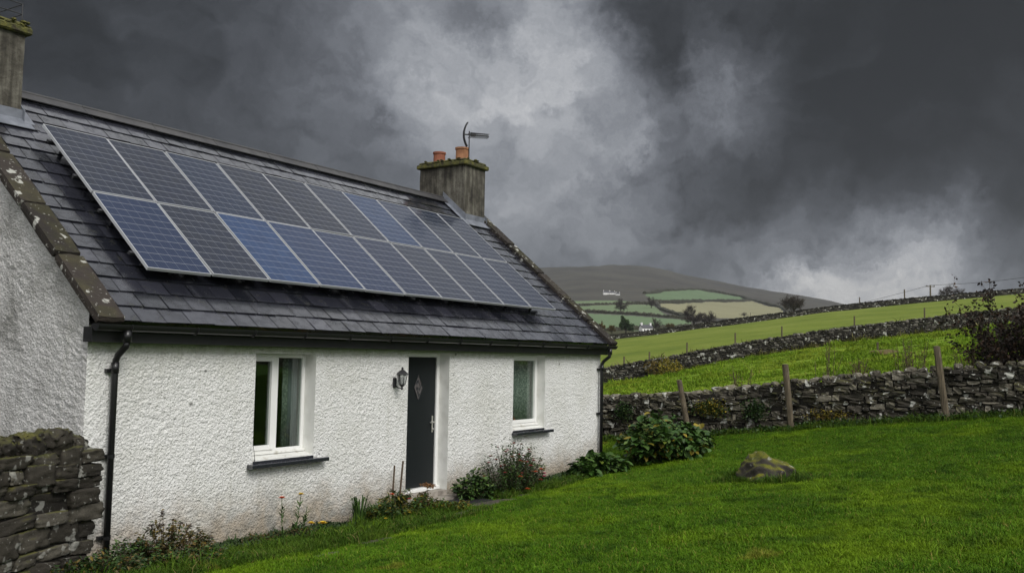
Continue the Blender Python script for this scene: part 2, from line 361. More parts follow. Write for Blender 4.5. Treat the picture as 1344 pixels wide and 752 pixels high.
def cells_fn(t, b):
    uv = t.new('ShaderNodeUVMap').outputs[0]; u, v, _ = t.sep(uv)
    oc = t.new('ShaderNodeObjectInfo').outputs['Color']
    def line(co, n, half):
        fr = t.math('FRACT', t.math('MULTIPLY', co, n)); e = t.math('ABSOLUTE', t.math('SUBTRACT', fr, .5)); return t.math('GREATER_THAN', e, .5 - half)
    gap_v = line(v, 10, .022); gap_u = line(u, 6, .022); bus = line(t.math('ADD', u, .0), 24, .035)
    fing = t.noise(t.mapping(uv, (90, 6, 1)), 1.0, 2)
    col = t.mix(t.math('MULTIPLY', fing, .18), oc, t.mix(.5, oc, (.10, .10, .12)))
    cellv = t.new('ShaderNodeTexWhiteNoise', noise_dimensions='2D'); t.put(cellv.inputs['Vector'], t.vmath('FLOOR', t.mapping(uv, (6, 10, 1))))
    col = t.mix(t.math('MULTIPLY', cellv.outputs['Value'], .28), col, (.010, .018, .046))
    col = t.mix(t.math('MULTIPLY', bus, .10), col, (.40, .42, .46))
    col = t.mix(t.math('MULTIPLY', gap_u, .18), col, (.40, .42, .46))
    col = t.mix(t.math('MULTIPLY', gap_v, .34), col, (.55, .57, .6))
    rain = t.noise(t.coord(), 60, 3)
    return dict(Base_Color=col, Roughness=t.math('ADD', .05, t.math('MULTIPLY', t.noise(t.coord(), 9, 4), .14)), Specular_IOR_Level=.18, Normal=t.bump(rain, .10, .0015))
M['cells'] = material('solar_cells', cells_fn, rough=.15)

def leaf_mat(name, stops, rough=.5, trans=.25):
    def f(t, b):
        tn = t.attr('tone'); n = t.noise(t.coord(), 20, 3)
        col = t.ramp(t.math('ADD', t.math('MULTIPLY', tn, .85), t.math('MULTIPLY', n, .15)), stops)
        return dict(Base_Color=col, Specular_IOR_Level=.22)
    m = material(name, f, rough=rough)
    return m
M['leaf_green'] = leaf_mat('leaf_green', [(.1, (.018, .045, .010)), (.5, (.04, .085, .016)), (.9, (.085, .13, .03))])
M['leaf_broad'] = leaf_mat('leaf_broad', [(.1, (.016, .042, .008)), (.55, (.036, .085, .014)), (.85, (.075, .135, .028)), (.98, (.13, .15, .02))], .35)
M['leaf_dark'] = leaf_mat('leaf_dark', [(.1, (.012, .026, .009)), (.5, (.025, .05, .014)), (.9, (.05, .08, .02))])
M['leaf_brown'] = leaf_mat('leaf_brown', [(.05, (.03, .02, .01)), (.35, (.055, .05, .015)), (.6, (.11, .075, .02)), (.95, (.17, .12, .02))])
M['leaf_yellow'] = leaf_mat('leaf_yellow', [(.1, (.045, .05, .008)), (.5, (.13, .11, .012)), (.9, (.26, .2, .02))])
M['leaf_red'] = leaf_mat('leaf_red', [(.1, (.010, .008, .006)), (.5, (.024, .015, .011)), (.9, (.055, .030, .016))])
M['ivy'] = leaf_mat('ivy', [(.1, (.012, .028, .009)), (.5, (.025, .055, .014)), (.9, (.05, .085, .02))], .4)
def turf_fn(stops, pale, dark, sc):
    def f(t, b):
        tn = t.attr('tone'); pos = t.new('ShaderNodeNewGeometry').outputs['Position']
        n = t.noise(t.mapping(pos, (1, 1, .2)), sc, 5, .62); n2 = t.noise(pos, sc * 6, 4, .6)
        col = t.ramp(tn, stops)
        col = t.mix(t.math('MULTIPLY', t.step(n, .47, .68), .75), col, pale); col = t.mix(t.math('MULTIPLY', t.step(n2, .46, .70), .6), col, dark); n3 = t.noise(pos, sc * 2.3, 4, .7); col = t.mix(t.math('MULTIPLY', t.step(n3, .63, .72), .55), col, (.17, .15, .02))
        return dict(Base_Color=col, Specular_IOR_Level=.12)
    return f
M['grass_blade'] = material('grass_blade', turf_fn([(.05, (.026, .070, .003)), (.5, (.060, .140, .004)), (.9, (.115, .205, .008)), (1, (.24, .19, .05))], (.14, .225, .006), (.014, .042, .003), .36), rough=.7)
M['meadow_blade'] = material('meadow_blade', turf_fn([(.05, (.075, .135, .006)), (.5, (.13, .225, .010)), (.9, (.20, .27, .018)), (1, (.27, .22, .06))], (.22, .26, .02), (.05, .10, .006), .16), rough=.7)
M['bark'] = material('bark', lambda t, b: dict(Base_Color=t.ramp(t.noise(t.coord(), 9, 5), [(.3, (.022, .018, .014)), (.7, (.06, .05, .04))])), rough=.9)
M['twig'] = material('winter_twig', lambda t, b: dict(Base_Color=t.ramp(t.noise(t.coord(), 1, 3), [(.3, (.028, .023, .018)), (.7, (.06, .048, .036))])), rough=.9)
M['dead_stem'] = material('dead_stem', color=(.075, .05, .03), rough=.9)
for nm, c in dict(orange=(.62, .10, .02), yellow=(.72, .48, .02), red=(.30, .02, .02), pink=(.55, .04, .16), rust=(.22, .10, .03), white=(.7, .7, .66), dried=(.05, .03, .02)).items():
    M['fl_' + nm] = material('petal_' + nm, lambda t, b, c=c: dict(Base_Color=t.mix(t.attr('tone'), tuple(v * .6 for v in c), c)), rough=.6)
M['hedge'] = material('far_hedge', lambda t, b: dict(Base_Color=t.ramp(t.noise(t.coord(), .3, 5), [(.3, (.018, .022, .012)), (.7, (.045, .042, .024))])), rough=1)
M['farwall'] = material('far_whitewash', color=(.78, .78, .76), rough=.8)
M['farroof'] = material('far_slate', color=(.06, .06, .07), rough=.6)
M['farwin'] = material('far_window', color=(.02, .02, .025), rough=.2)

# ------------------------------------------------------------------ ground
LAWN = TPS([(-3, 0, .0), (0, 0, .02), (1.3, 0, -.03), (4, 0, -.03), (8, 0, 0), (12, 0, .08), (0, -1.0, .08), (4, -1.0, .0), (8, -1.0, .06), (12, -1.2, .2), (4, -2.3, .17), (8, -2.2, .26),
             (16.1, 2.1, .26), (16.1, -2.7, .8), (16.1, -7.6, 1.36), (16.1, -14, 1.9), (8.4, -4.75, .55), (2.2, -8.7, .78), (-6, -9.3, .84), (-6, -20, 1.5), (8, -14, 1.4),
             (12, 6, .15), (0, 8, .0), (16, 9, .1), (-10, 0, 0), (-2, -1.6, .12), (-6, -4, .35), (.9, -4.9, .38), (.7, -3.1, .25)], 2e-4)
def lawn_z(x, y):
    z = LAWN(np.clip(x, -20, 18), np.clip(y, -22, 12))
    return z
xs = np.unique(np.concatenate([np.linspace(-40, -8, 14), np.arange(-8, 16.45, .2)])); ys = np.unique(np.concatenate([np.linspace(-60, -18, 16), np.arange(-18, 1, .2), np.linspace(1, 14, 30)]))
X, Y = np.meshgrid(xs, ys, indexing='ij'); Z = lawn_z(X, Y)
NZ = np.array([fbm(a, b, 0, .9, 4) for a, b in zip(X.ravel(), Y.ravel())]).reshape(X.shape)
Z = Z + NZ * .025 * np.clip((-Y - .6) / 1.5, 0, 1) - np.where((X > .25) & (X < 11.7) & (Y > .2) & (Y < 6.8), .5, 0)
tag(grid_mesh('lawn', X, Y, Z, M['lawn']), kind='structure')
_lx, _ly, _lz = xs, ys, Z
def ground_z(x, y):
    i = np.clip(np.searchsorted(_lx, x) - 1, 0, len(_lx) - 2); j = np.clip(np.searchsorted(_ly, y) - 1, 0, len(_ly) - 2)
    u = (x - _lx[i]) / (_lx[i + 1] - _lx[i]); v = (y - _ly[j]) / (_ly[j + 1] - _ly[j])
    return float(_lz[i, j] * (1 - u) * (1 - v) + _lz[i + 1, j] * u * (1 - v) + _lz[i, j + 1] * (1 - u) * v + _lz[i + 1, j + 1] * u * v)

# fields beyond the garden wall, up to the wall on the near skyline
def lineA(v): return np.array((16.35, 14 - v * 40.0))
def lineB(v): return np.array((59.7, 23.5)) + np.array((.713, -.701)) * (-24 + v * 100.0)
def lineC(v): return np.array((174.8, 79.4)) + np.array((.547, -.837)) * (-90 + v * 260.0)
def lineD(v): return lineC(v) + np.array((60, 34))
FIELD = TPS([(16.2, 2.1, .45), (16.2, -.2, .65), (16.2, -2.7, 1.0), (16.2, -6.1, 1.4), (16.2, -10, 1.9), (16.2, 14, .0), (16.2, -26, 3.3),
              (59.7, 23.5, .55), (70.7, 15.7, 3.0), (82.7, .9, 5.6), (100, -17, 8.5), (130, -47, 12), (42, 41, -2.5),
              (174.8, 79.4, 6.4), (199, 41, 13.2), (221, 8, 17.6), (250, -30, 22), (300, -130, 31), (125, 155, -4),
              (235, 110, 4.5), (259, 75, 11), (281, 42, 15.5), (310, 4, 19), (185, 189, -9)], 1e-5)
ZB = []
def strip(name, la, lb, n, m, mat, amp, freq, za=None, zb=None):
    v = np.linspace(0, 1, n); u = np.linspace(0, 1, m)
    P = np.array([[la(a) * (1 - b) + lb(a) * b for b in u] for a in v]); Xg, Yg = P[..., 0], P[..., 1]; Zg = FIELD(Xg, Yg)
    fade = np.minimum(1, 6 * np.minimum(u, 1 - u))[None]
    Zg = Zg + amp * fade * np.array([fbm(a, b, 3, freq, 4) for a, b in zip(Xg.ravel(), Yg.ravel())]).reshape(Xg.shape)
    return tag(grid_mesh(name, Xg, Yg, Zg, mat), kind='structure')
strip('meadow', lineA, lineB, 260, 120, M['meadow'], .14, .35)
lineB2 = lambda v: lineB(v) + np.array((8.0, 7.6)) * (1.0)
strip('rough_bank', lineB, lineB2, 260, 16, M['bank'], .35, .5)
strip('pasture', lineB2, lineC, 160, 60, M['pasture'], .25, .06)
strip('far_slope', lineC, lineD, 80, 12, M['pasture'], .2, .05)

# valley and moorland hill
HXP = [-2600, -1500, -600, 0, 300, 600, 700, 760, 800, 850, 880, 920, 960, 1000, 1060, 1110, 1200, 1400, 2200, 3600]
HYP = [425, 418, 405, 380, 362, 352, 352, 349.5, 348.5, 350.5, 355, 365, 374, 381, 391, 401, 422, 438, 450, 452]
def bearing(px): return np.array((AX_R[0] * (px - 672) / 1234.27 + AX_F[0], AX_R[1] * (px - 672) / 1234.27 + AX_F[1]))
def horizon(px): return 468.1 + .0185 * (px - 672)
LOW = 446.
def hill_pt(px, wv):
    sky_y = np.interp(px, HXP, HYP); d = 380 * (2300 / 380) ** wv; b = bearing(px)
    py = LOW + (sky_y - LOW) * min(wv, 1.0) if sky_y < LOW else LOW + (sky_y - LOW) * min(wv, 1)
    z = CAM[2] + d / 1234.27 * (horizon(px) - py)
    if wv > 1: z -= (wv - 1) * 900
    return np.array((CAM[0] + b[0] * d, CAM[1] + b[1] * d, z))
def inpoly(x, y, P):
    c = False; j = len(P) - 1
    for i in range(len(P)):
        if (P[i][1] > y) != (P[j][1] > y) and x < (P[j][0] - P[i][0]) * (y - P[i][1]) / (P[j][1] - P[i][1]) + P[i][0]: c = not c
        j = i
    return c
def wv_of(px, py): return (LOW - py) / (LOW - np.interp(px, HXP, HYP))
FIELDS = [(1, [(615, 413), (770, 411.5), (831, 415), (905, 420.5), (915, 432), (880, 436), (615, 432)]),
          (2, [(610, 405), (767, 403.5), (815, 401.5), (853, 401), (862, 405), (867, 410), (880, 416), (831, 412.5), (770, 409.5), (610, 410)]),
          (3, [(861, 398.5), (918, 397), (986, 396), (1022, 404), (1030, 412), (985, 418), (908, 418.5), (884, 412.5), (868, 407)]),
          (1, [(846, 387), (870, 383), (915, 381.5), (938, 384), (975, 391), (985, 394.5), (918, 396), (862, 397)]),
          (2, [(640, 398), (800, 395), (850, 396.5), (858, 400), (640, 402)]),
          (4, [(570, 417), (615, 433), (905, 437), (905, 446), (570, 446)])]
pxs = np.unique(np.concatenate([np.arange(-2600, 560, 60), np.arange(560, 1180, 2.5), np.arange(1180, 3600, 60)])); wvs = np.concatenate([np.array([-.25, -.1]), np.linspace(0, 1, 140), np.array([1.05, 1.15, 1.3])])
P = np.zeros((len(pxs), len(wvs), 3))
for i, a in enumerate(pxs):
    for j, b in enumerate(wvs):
        q = hill_pt(a, b)
        if b < 0: q[2] = hill_pt(a, 0)[2] - 8 * abs(b) * 4
        nz = fbm(q[0], q[1], 5, .006, 5); P[i, j] = q + np.array((0, 0, nz * (1 + 5 * max(0, min(1, b * 1.5 - .5)))))
mid = np.zeros((len(pxs) - 1, len(wvs) - 1), int)
for i in range(len(pxs) - 1):
    a = .5 * (pxs[i] + pxs[i + 1])
    if not 560 < a < 1060: continue
    for j in range(len(wvs) - 1):
        b = .5 * (wvs[j] + wvs[j + 1]); sky_y = np.interp(a, HXP, HYP); py = LOW + (sky_y - LOW) * b
        for k, poly in FIELDS:
            if inpoly(a, py, poly): mid[i, j] = k; break
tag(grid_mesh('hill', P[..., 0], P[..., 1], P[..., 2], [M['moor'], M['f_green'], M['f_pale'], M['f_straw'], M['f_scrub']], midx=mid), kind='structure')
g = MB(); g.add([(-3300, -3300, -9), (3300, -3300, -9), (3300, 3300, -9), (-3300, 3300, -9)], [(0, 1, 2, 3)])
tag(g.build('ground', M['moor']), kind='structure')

# ------------------------------------------------------------------ dry stone walls
CUBE = {}
def cube_shell(n):
    if n in CUBE: return CUBE[n]
    idx = {}; V = []; F = []
    def vid(p):
        if p not in idx: idx[p] = len(V); V.append(tuple(2 * c / n - 1 for c in p))
        return idx[p]
    for ax in range(3):
        for sd in (0, n):
            for i in range(n):
                for j in range(n):
                    q = []
                    for (a, b) in ((i, j), (i + 1, j), (i + 1, j + 1), (i, j + 1)):
                        p = [0, 0, 0]; p[ax] = sd; p[(ax + 1) % 3] = a; p[(ax + 2) % 3] = b; q.append(vid(tuple(p)))
                    F.append(tuple(q if sd else q[::-1]))
    CUBE[n] = (np.array(V), F); return CUBE[n]
def stone(mb, c, half, ex, ey, ez, n=2, rnd=.16, jit=.07, tone=None, rough=0.):
    V, F = cube_shell(n); k = np.abs(V).sum(1) - 1; k = np.clip(k, 0, 2)
    V = V * (1 - rnd * .5 * k[:, None]) + nrng.normal(0, jit, V.shape)
    sk = nrng.normal(0, .06, (3, 3)); V = V @ (np.eye(3) + sk)
    if rough:
        o = nrng.uniform(0, 100, 3); V = V * (1 + rough * np.array([noise.noise(Vector(v * 1.6 + o)) + (.55 * noise.noise(Vector(v * 4.5 + o)) if n > 4 else 0) for v in V])[:, None])
    Wd = np.array(c) + V[:, :1] * half[0] * np.array(ex) + V[:, 1:2] * half[1] * np.array(ey) + V[:, 2:] * half[2] * np.array(ez)
    mb.add(Wd, F, float(np.clip(nrng.beta(2, 2.2) if tone is None else tone, 0, 1)))
def drystone(name, path, s0, s1, height, label, mat, course=(.09, .17), length=(.14, .42), thick=.5, cope=(.12, .2), n=2, rough=.0, cope_kind='upright', cope_tone=(.35, .95), rnd=(.08, .24), jit=.05, fit=.97):
    root_p = path(.5 * (s0 + s1)); root = empty(name, tuple(root_p), label, 'stone wall')
    mb = MB(); core = MB(); z = 0.; hmax = height
    def frame(s):
        a, b = path(s - .05), path(s + .05); e = np.array(b) - np.array(a); e[2] = 0; e /= np.linalg.norm(e); return e, np.array((-e[1], e[0], 0))
    while z < hmax - .02:
        h = min(rng.uniform(*course), hmax - z + .03); s = s0 - rng.uniform(0, length[0])
        while s < s1:
            l = rng.uniform(*length) * (1.25 if rng.random() < .12 else 1); l = min(l, s1 - s + .05)
            if l < .05: break
            hh = h * rng.uniform(.88, 1.06) * (1.5 if rng.random() < .05 else 1); m_ = s + l / 2; p = np.array(path(m_)); e, nn = frame(m_)
            zz = z + h / 2 + noise.noise(Vector((m_ * .7, z * 3, 0))) * .03
            tl = rng.gauss(0, .05); ex = e * math.cos(tl) + np.array((0, 0, math.sin(tl))); ez = np.array((0, 0, math.cos(tl))) - e * math.sin(tl)
            stone(mb, p + np.array((0, 0, zz)) + nn * rng.gauss(0, .03 if name == 'stone_wall' else .018), (l / 2 * fit, thick / 2, hh / 2 * fit), ex, nn, ez, n, rng.uniform(*rnd), jit, rough=rough)
            s += l + rng.uniform(.004, .02)
        z += h
    mb.build('wall_body', mat, root, smooth=name == 'garden_wall')
    # hearting: dark core that closes the joints
    ns = max(2, int((s1 - s0) / 1.0)); Vv = []; Ff = []
    for i in range(ns + 1):
        s = s0 + (s1 - s0) * i / ns; p = np.array(path(s)); e, nn = frame(s); th = thick / 2 - min(.06, thick * .16)
        Vv += [p + nn * th + (0, 0, -.2), p - nn * th + (0, 0, -.2), p - nn * th + (0, 0, height - .02), p + nn * th + (0, 0, height - .02)]
    for i in range(ns):
        for k in range(4): Ff.append((i * 4 + k, i * 4 + (k + 1) % 4, i * 4 + 4 + (k + 1) % 4, i * 4 + 4 + k))
    core.add(Vv, Ff + [(3, 2, 1, 0), (ns * 4, ns * 4 + 1, ns * 4 + 2, ns * 4 + 3)], .0); core.build('hearting', mat, root)
    cp = MB(); s = s0
    while s < s1:
        if cope_kind == 'upright': l = rng.uniform(.10, .30); h = rng.uniform(*cope)
        else: l = rng.uniform(.2, .55); h = rng.uniform(*cope)
        if name == 'field_wall': l *= 1.3
        l = min(l, s1 - s + .03)
        m_ = s + l / 2; p = np.array(path(m_)); e, nn = frame(m_); tl = rng.gauss(0, .22 if cope_kind == 'upright' else .06)
        ex = e * math.cos(tl) + np.array((0, 0, math.sin(tl))); ez = np.array((0, 0, math.cos(tl))) - e * math.sin(tl)
        stone(cp, p + np.array((0, 0, height + h / 2 - .02)) + nn * rng.gauss(0, .03), (l / 2, thick / 2 * rng.uniform(.75, 1.05), h / 2), ex, nn, ez, n, rng.uniform(.25, .5), .08, tone=rng.uniform(*cope_tone), rough=max(rough, .12))
        s += l + rng.uniform(0, .02)
    cp.build('coping', mat, root, smooth=name == 'garden_wall')
    return root
def path1(s): return np.array((16.35, 9 - s, ground_z(16.2, 9 - s) - .05))
drystone('stone_wall', path1, 0, 27, 1.05, 'mossy grey drystone wall closing the garden lawn, three timber posts leaning against it', M['stone'], n=3, rough=.10, rnd=(.02, .16), jit=.055, course=(.07, .18), length=(.10, .42))
_b0 = np.array((59.7, 23.5)); _bd = np.array((.713, -.701))
def path2(s): q = _b0 + _bd * s; wob = 1.2 * math.sin(s * .09) ; q = q + np.array((.7, .71)) * wob * .4; return np.array((q[0], q[1], float(FIELD(q[0], q[1])) - .1))
drystone('field_wall', path2, -22, 74, 1.2, 'long dark drystone wall crossing the meadow, pale cope stones along its top', M['stone_far'], course=(.13, .22), length=(.2, .55), thick=.7, cope=(.16, .3), n=2, cope_tone=(.0, 1.0))
def path3(s): q = lineC(s / 260.0); return np.array((q[0], q[1], float(FIELD(q[0], q[1])) - .2))
drystone('hilltop_wall', path3, 10, 255, 1.25, 'dark drystone wall along the skyline of the near pasture, farthest of the field walls', M['stone_far'], course=(.3, .45), length=(.6, 1.5), thick=1.0, cope=(.25, .42), n=2, cope_tone=(0, .45))
# the wall that runs off from the near house corner
_n0 = np.array((.03, -.12)); _nd = np.array((-.951, -.309))
def path4(s): q = _n0 + _nd * s; return np.array((q[0], q[1], ground_z(q[0], q[1]) - .1))
drystone('garden_wall', path4, .14, 5.0, 1.36, 'near stone wall of large dark lichened blocks joining the house corner at left', M['stone_near'], course=(.12, .23), length=(.18, .48), thick=.34, cope=(.20, .31), n=9, rough=.11, cope_kind='block', cope_tone=(.1, .6), rnd=(.03, .12), jit=.014, fit=1.0)

# ------------------------------------------------------------------ cottage
LX, DY, EY, EZ, PITCH = 11.9, 7.1, -.28, 2.665, R_(40.07)
TP = math.tan(PITCH); RY = DY / 2
def roof_z(y): return EZ + (y - EY) * TP
UP = np.array((0, math.cos(PITCH), math.sin(PITCH))); NRM = np.array((0, -math.sin(PITCH), math.cos(PITCH))); EX = np.array((1., 0, 0))
house = empty('cottage', (0, 0, 0), 'white roughcast cottage with wet slate roof, black gutter, two chimneys', 'house')
OPEN = [(2.36, 3.44, .97, 2.345), (5.45, 6.52, .10, 2.405), (8.48, 9.60, 1.02, 2.395)]
TOPW = 2.62
def axis(lo, hi, brk, step):
    b = sorted({lo, hi, *[v for v in brk if lo < v < hi]}); out = [lo]
    for a, c in zip(b, b[1:]): n = max(1, int(round((c - a) / step))); out += list(np.linspace(a, c, n + 1)[1:])
    return np.array(out)
def harl(x, z, seed=0):
    v = Vector((x * 21, seed, z * 27)); a = noise.noise(v); v2 = Vector((x * 52, seed + 9, z * 60)); b = noise.noise(v2)
    k_ = .55 + 1.1 * max(0, .5 + noise.noise(Vector((x * 1.7, seed + 3, z * 1.9)))); return k_ * -.014 * max(-.3, a + .25 * abs(a)) - .007 * b + .012 * noise.noise(Vector((x * .9, seed, z * .9)))
ax_ = axis(0, LX, [q for o in OPEN for q in (o[0], o[1], o[0] - .09, o[1] + .09)], .028); az_ = axis(-.15, TOPW, [q for o in OPEN for q in (o[2], o[3], o[3] + .05)], .028)
fw = MB(); IDX = {}
def edge_soft(x, z):
    k = 1.
    for (a, b, c, d) in OPEN:
        dx = max(a - x, x - b, 0); dz = max(c - z, z - d, 0); k = min(k, max(0, (math.hypot(dx, dz) - .035) / .09) if math.hypot(dx, dz) < .2 else 1)
    k = min(k, x / .04 if x < .04 else 1, (LX - x) / .04 if x > LX - .04 else 1)
    return min(1, max(0, k))
V = [(x, harl(x, z) * edge_soft(x, z), z) for x in ax_ for z in az_]; F = []; nz_ = len(az_)
for i in range(len(ax_) - 1):
    for j in range(nz_ - 1):
        cx_, cz_ = .5 * (ax_[i] + ax_[i + 1]), .5 * (az_[j] + az_[j + 1])
        if any(a < cx_ < b and c < cz_ < d for a, b, c, d in OPEN): continue
        F.append((i * nz_ + j, (i + 1) * nz_ + j, (i + 1) * nz_ + j + 1, i * nz_ + j + 1))
fw.add(V, F); fw.build('front_wall', M['cast'], house, smooth=True)
WT = .45
iv = MB()                                                                       # inner leaf of the front wall and the reveals
for (a, b) in ((.4, 2.36), (3.44, 5.45), (6.52, 8.48), (9.60, LX - .4)): iv.add([(a, WT, -.1), (b, WT, -.1), (b, WT, TOPW), (a, WT, TOPW)], [(0, 3, 2, 1)])
for (a, b, c, d) in OPEN:
    iv.add([(a, WT, d), (b, WT, d), (b, WT, TOPW), (a, WT, TOPW)], [(0, 3, 2, 1)])
    if c > .5: iv.add([(a, WT, -.1), (b, WT, -.1), (b, WT, c), (a, WT, c)], [(0, 3, 2, 1)])
iv.build('room_lining', M['room'], house)
for (a, b, c, d) in OPEN:
    rv = MB()
    rv.add([(a, 0, c), (a, WT, c), (a, WT, d), (a, 0, d)], [(0, 1, 2, 3)]); rv.add([(b, 0, c), (b, WT, c), (b, WT, d), (b, 0, d)], [(3, 2, 1, 0)])
    rv.add([(a, 0, d), (b, 0, d), (b, WT, d), (a, WT, d)], [(0, 3, 2, 1)]); rv.add([(a, 0, c), (b, 0, c), (b, WT, c), (a, WT, c)], [(0, 1, 2, 3)])
    rv.build('window_reveal' if c > .5 else 'door_reveal', M['smooth_render'], house)
def gable(x, sgn, mat, step):
    ys_ = axis(0, DY, [RY], step); m = MB(); nzz = int(5.6 / step); V = []; F = []
    for yv in ys_:
        top = min(roof_z(yv), roof_z(DY - yv)) - .03
        for j in range(nzz + 1):
            z = -.15 + (top + .15) * j / nzz; k = min(1, yv / .05, (DY - yv) / .05)
            V.append((x - sgn * harl(yv, z, 5) * max(0, k) * 1.2, yv, z))
    for i in range(len(ys_) - 1):
        for j in range(nzz):
            q = (i * (nzz + 1) + j, (i + 1) * (nzz + 1) + j, (i + 1) * (nzz + 1) + j + 1, i * (nzz + 1) + j + 1); F.append(q if sgn > 0 else q[::-1])
    m.add(V, F); return m.build('gable_wall', mat, house, smooth=True)
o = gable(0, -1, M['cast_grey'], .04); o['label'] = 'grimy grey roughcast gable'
gable(LX, 1, M['cast'], .3)
bw = MB(); bw.box((0.002, DY - .3, -.15), (LX - .002, DY, TOPW)); bw.build('rear_wall', M['cast'], house)
fl = MB(); fl.box((.3, .46, -.12), (LX - .3, DY - .3, .02)); fl.build('floor', M['room'], house)
ce = MB(); ce.box((.1, .2, TOPW), (LX - .1, DY - .1, TOPW + .05)); ce.build('ceiling', M['room'], house)
pt = MB(); pt.box((4.2, WT + .01, 0), (4.3, DY - .3, TOPW)); pt.box((7.4, WT + .01, 0), (7.5, DY - .3, TOPW)); pt.box((.3, 4.0, 0), (LX - .3, 4.1, TOPW - .01)); pt.build('partition', M['room'], house)
# roof
roof = MB(); th = .10
def slab(y0, y1, x0, x1, off0, off1, front=True):
    P = []
    for off in (off0, off1):
        for (x, yv) in ((x0, y0), (x1, y0), (x1, y1), (x0, y1)):
            p = np.array((x, yv, roof_z(yv))) + NRM * off
            if not front: p = np.array((p[0], DY - p[1], p[2]))
            P.append(p)
    F = [(3, 2, 1, 0), (4, 5, 6, 7), (0, 1, 5, 4), (1, 2, 6, 5), (2, 3, 7, 6), (3, 0, 4, 7)]
    return P, F if front else [f[::-1] for f in F]
roof.tone = .1
roof.add(*slab(EY + .05, RY, .02, LX - .02, -th, -.016)); roof.add(*slab(EY + .05, RY, .02, LX - .02, -th, -.016, False))
GA, SWD = .268, .335
SL = (RY - EY) / math.cos(PITCH); nr = int(SL / GA) + 1
for side in (0, 1):
    for r in range(nr):
        s_ = r * GA; x = .12 - (SWD / 2 if r % 2 else 0) - rng.uniform(0, .01)
        while x < LX - .1:
            x0, x1 = max(x, .12), min(x + SWD - .013, LX - .12); s1_ = min(s_ + GA + .09, SL)
            if x1 - x0 > .03 and s1_ > s_:
                lift = .020 + rng.gauss(0, .0022); t1 = -.001 + rng.gauss(0, .001); sk = rng.gauss(0, .0025); a0 = rng.gauss(0, .004)
                base = np.array((0, EY, EZ))
                def pnt(xx, ss, off):
                    p = base + UP * ss + NRM * (off) + EX * xx
                    return p if side == 0 else np.array((p[0], DY - p[1], p[2]))
                V8 = [pnt(x0, s_ + a0, lift - .013 + sk), pnt(x1, s_ + a0, lift - .013 - sk), pnt(x1, s1_, t1 - .010), pnt(x0, s1_, t1 - .010), pnt(x0, s_ + a0, lift + sk - .004), pnt(x1, s_ + a0, lift - sk - .004), pnt(x1, s1_, t1 - .004), pnt(x0, s1_, t1 - .004)]
                FF = [(3, 2, 1, 0), (4, 5, 6, 7), (0, 1, 5, 4), (1, 2, 6, 5), (2, 3, 7, 6), (3, 0, 4, 7)]
                roof.add(V8, FF if side == 0 else [f[::-1] for f in FF], rng.betavariate(2, 2))
            x += SWD
rf = roof.build('roof', M['slate'], house)
rd = MB()
x = .8
while x < 10.95:
    l = min(1.2, 10.95 - x)
    for sg in (1, -1):
        e = np.array((0, sg * math.cos(PITCH), -math.sin(PITCH))); nn = np.array((0, sg * math.sin(PITCH), math.cos(PITCH))); ap = np.array((x + l / 2, RY, roof_z(RY) + .05 + rng.gauss(0, .002)))
        rd.obox(ap + e * .095 + nn * .006, (l / 2 - .004, 0, 0), e * .10, nn * .008)
    rd.tube([(x, RY, roof_z(RY) + .052), (x + l - .008, RY, roof_z(RY) + .052)], .03, 10); x += l
rd.build('ridge_cap', M['ridge'], rf)
for x0 in (-.11, LX - .20):
    sk = MB(); s_ = -.06
    while s_ < SL - .05:
        l = min(rng.uniform(.7, 1.15), SL - s_)
        for side in (0, 1):
            Vc, Fc = cube_shell(6); hx, hy, hz = .16, l / 2 - .004, .05
            q = Vc * (1 - .03 * np.clip(np.abs(Vc).sum(1) - 1, 0, 2)[:, None]); q = q + np.array([[noise.noise(Vector((v[0] * 2 + s_ * 3, v[1] * 4, v[2] * 2 + x0))) * .06] * 3 for v in q]) * np.array((.5, .2, 1))
            c = np.array((x0 + .155, EY, EZ)) + UP * (s_ + l / 2) + NRM * (.028 + rng.gauss(0, .004)); Wd = c + q[:, :1] * hx * EX + q[:, 1:2] * hy * UP + q[:, 2:] * hz * NRM
            if side: Wd = Wd * np.array((1, -1, 1)) + np.array((0, DY, 0))
            sk.add(Wd, Fc if not side else [f[::-1] for f in Fc], rng.uniform(.2, .8))
        s_ += l
    sk.build('verge', M['skew'], rf, smooth=False)
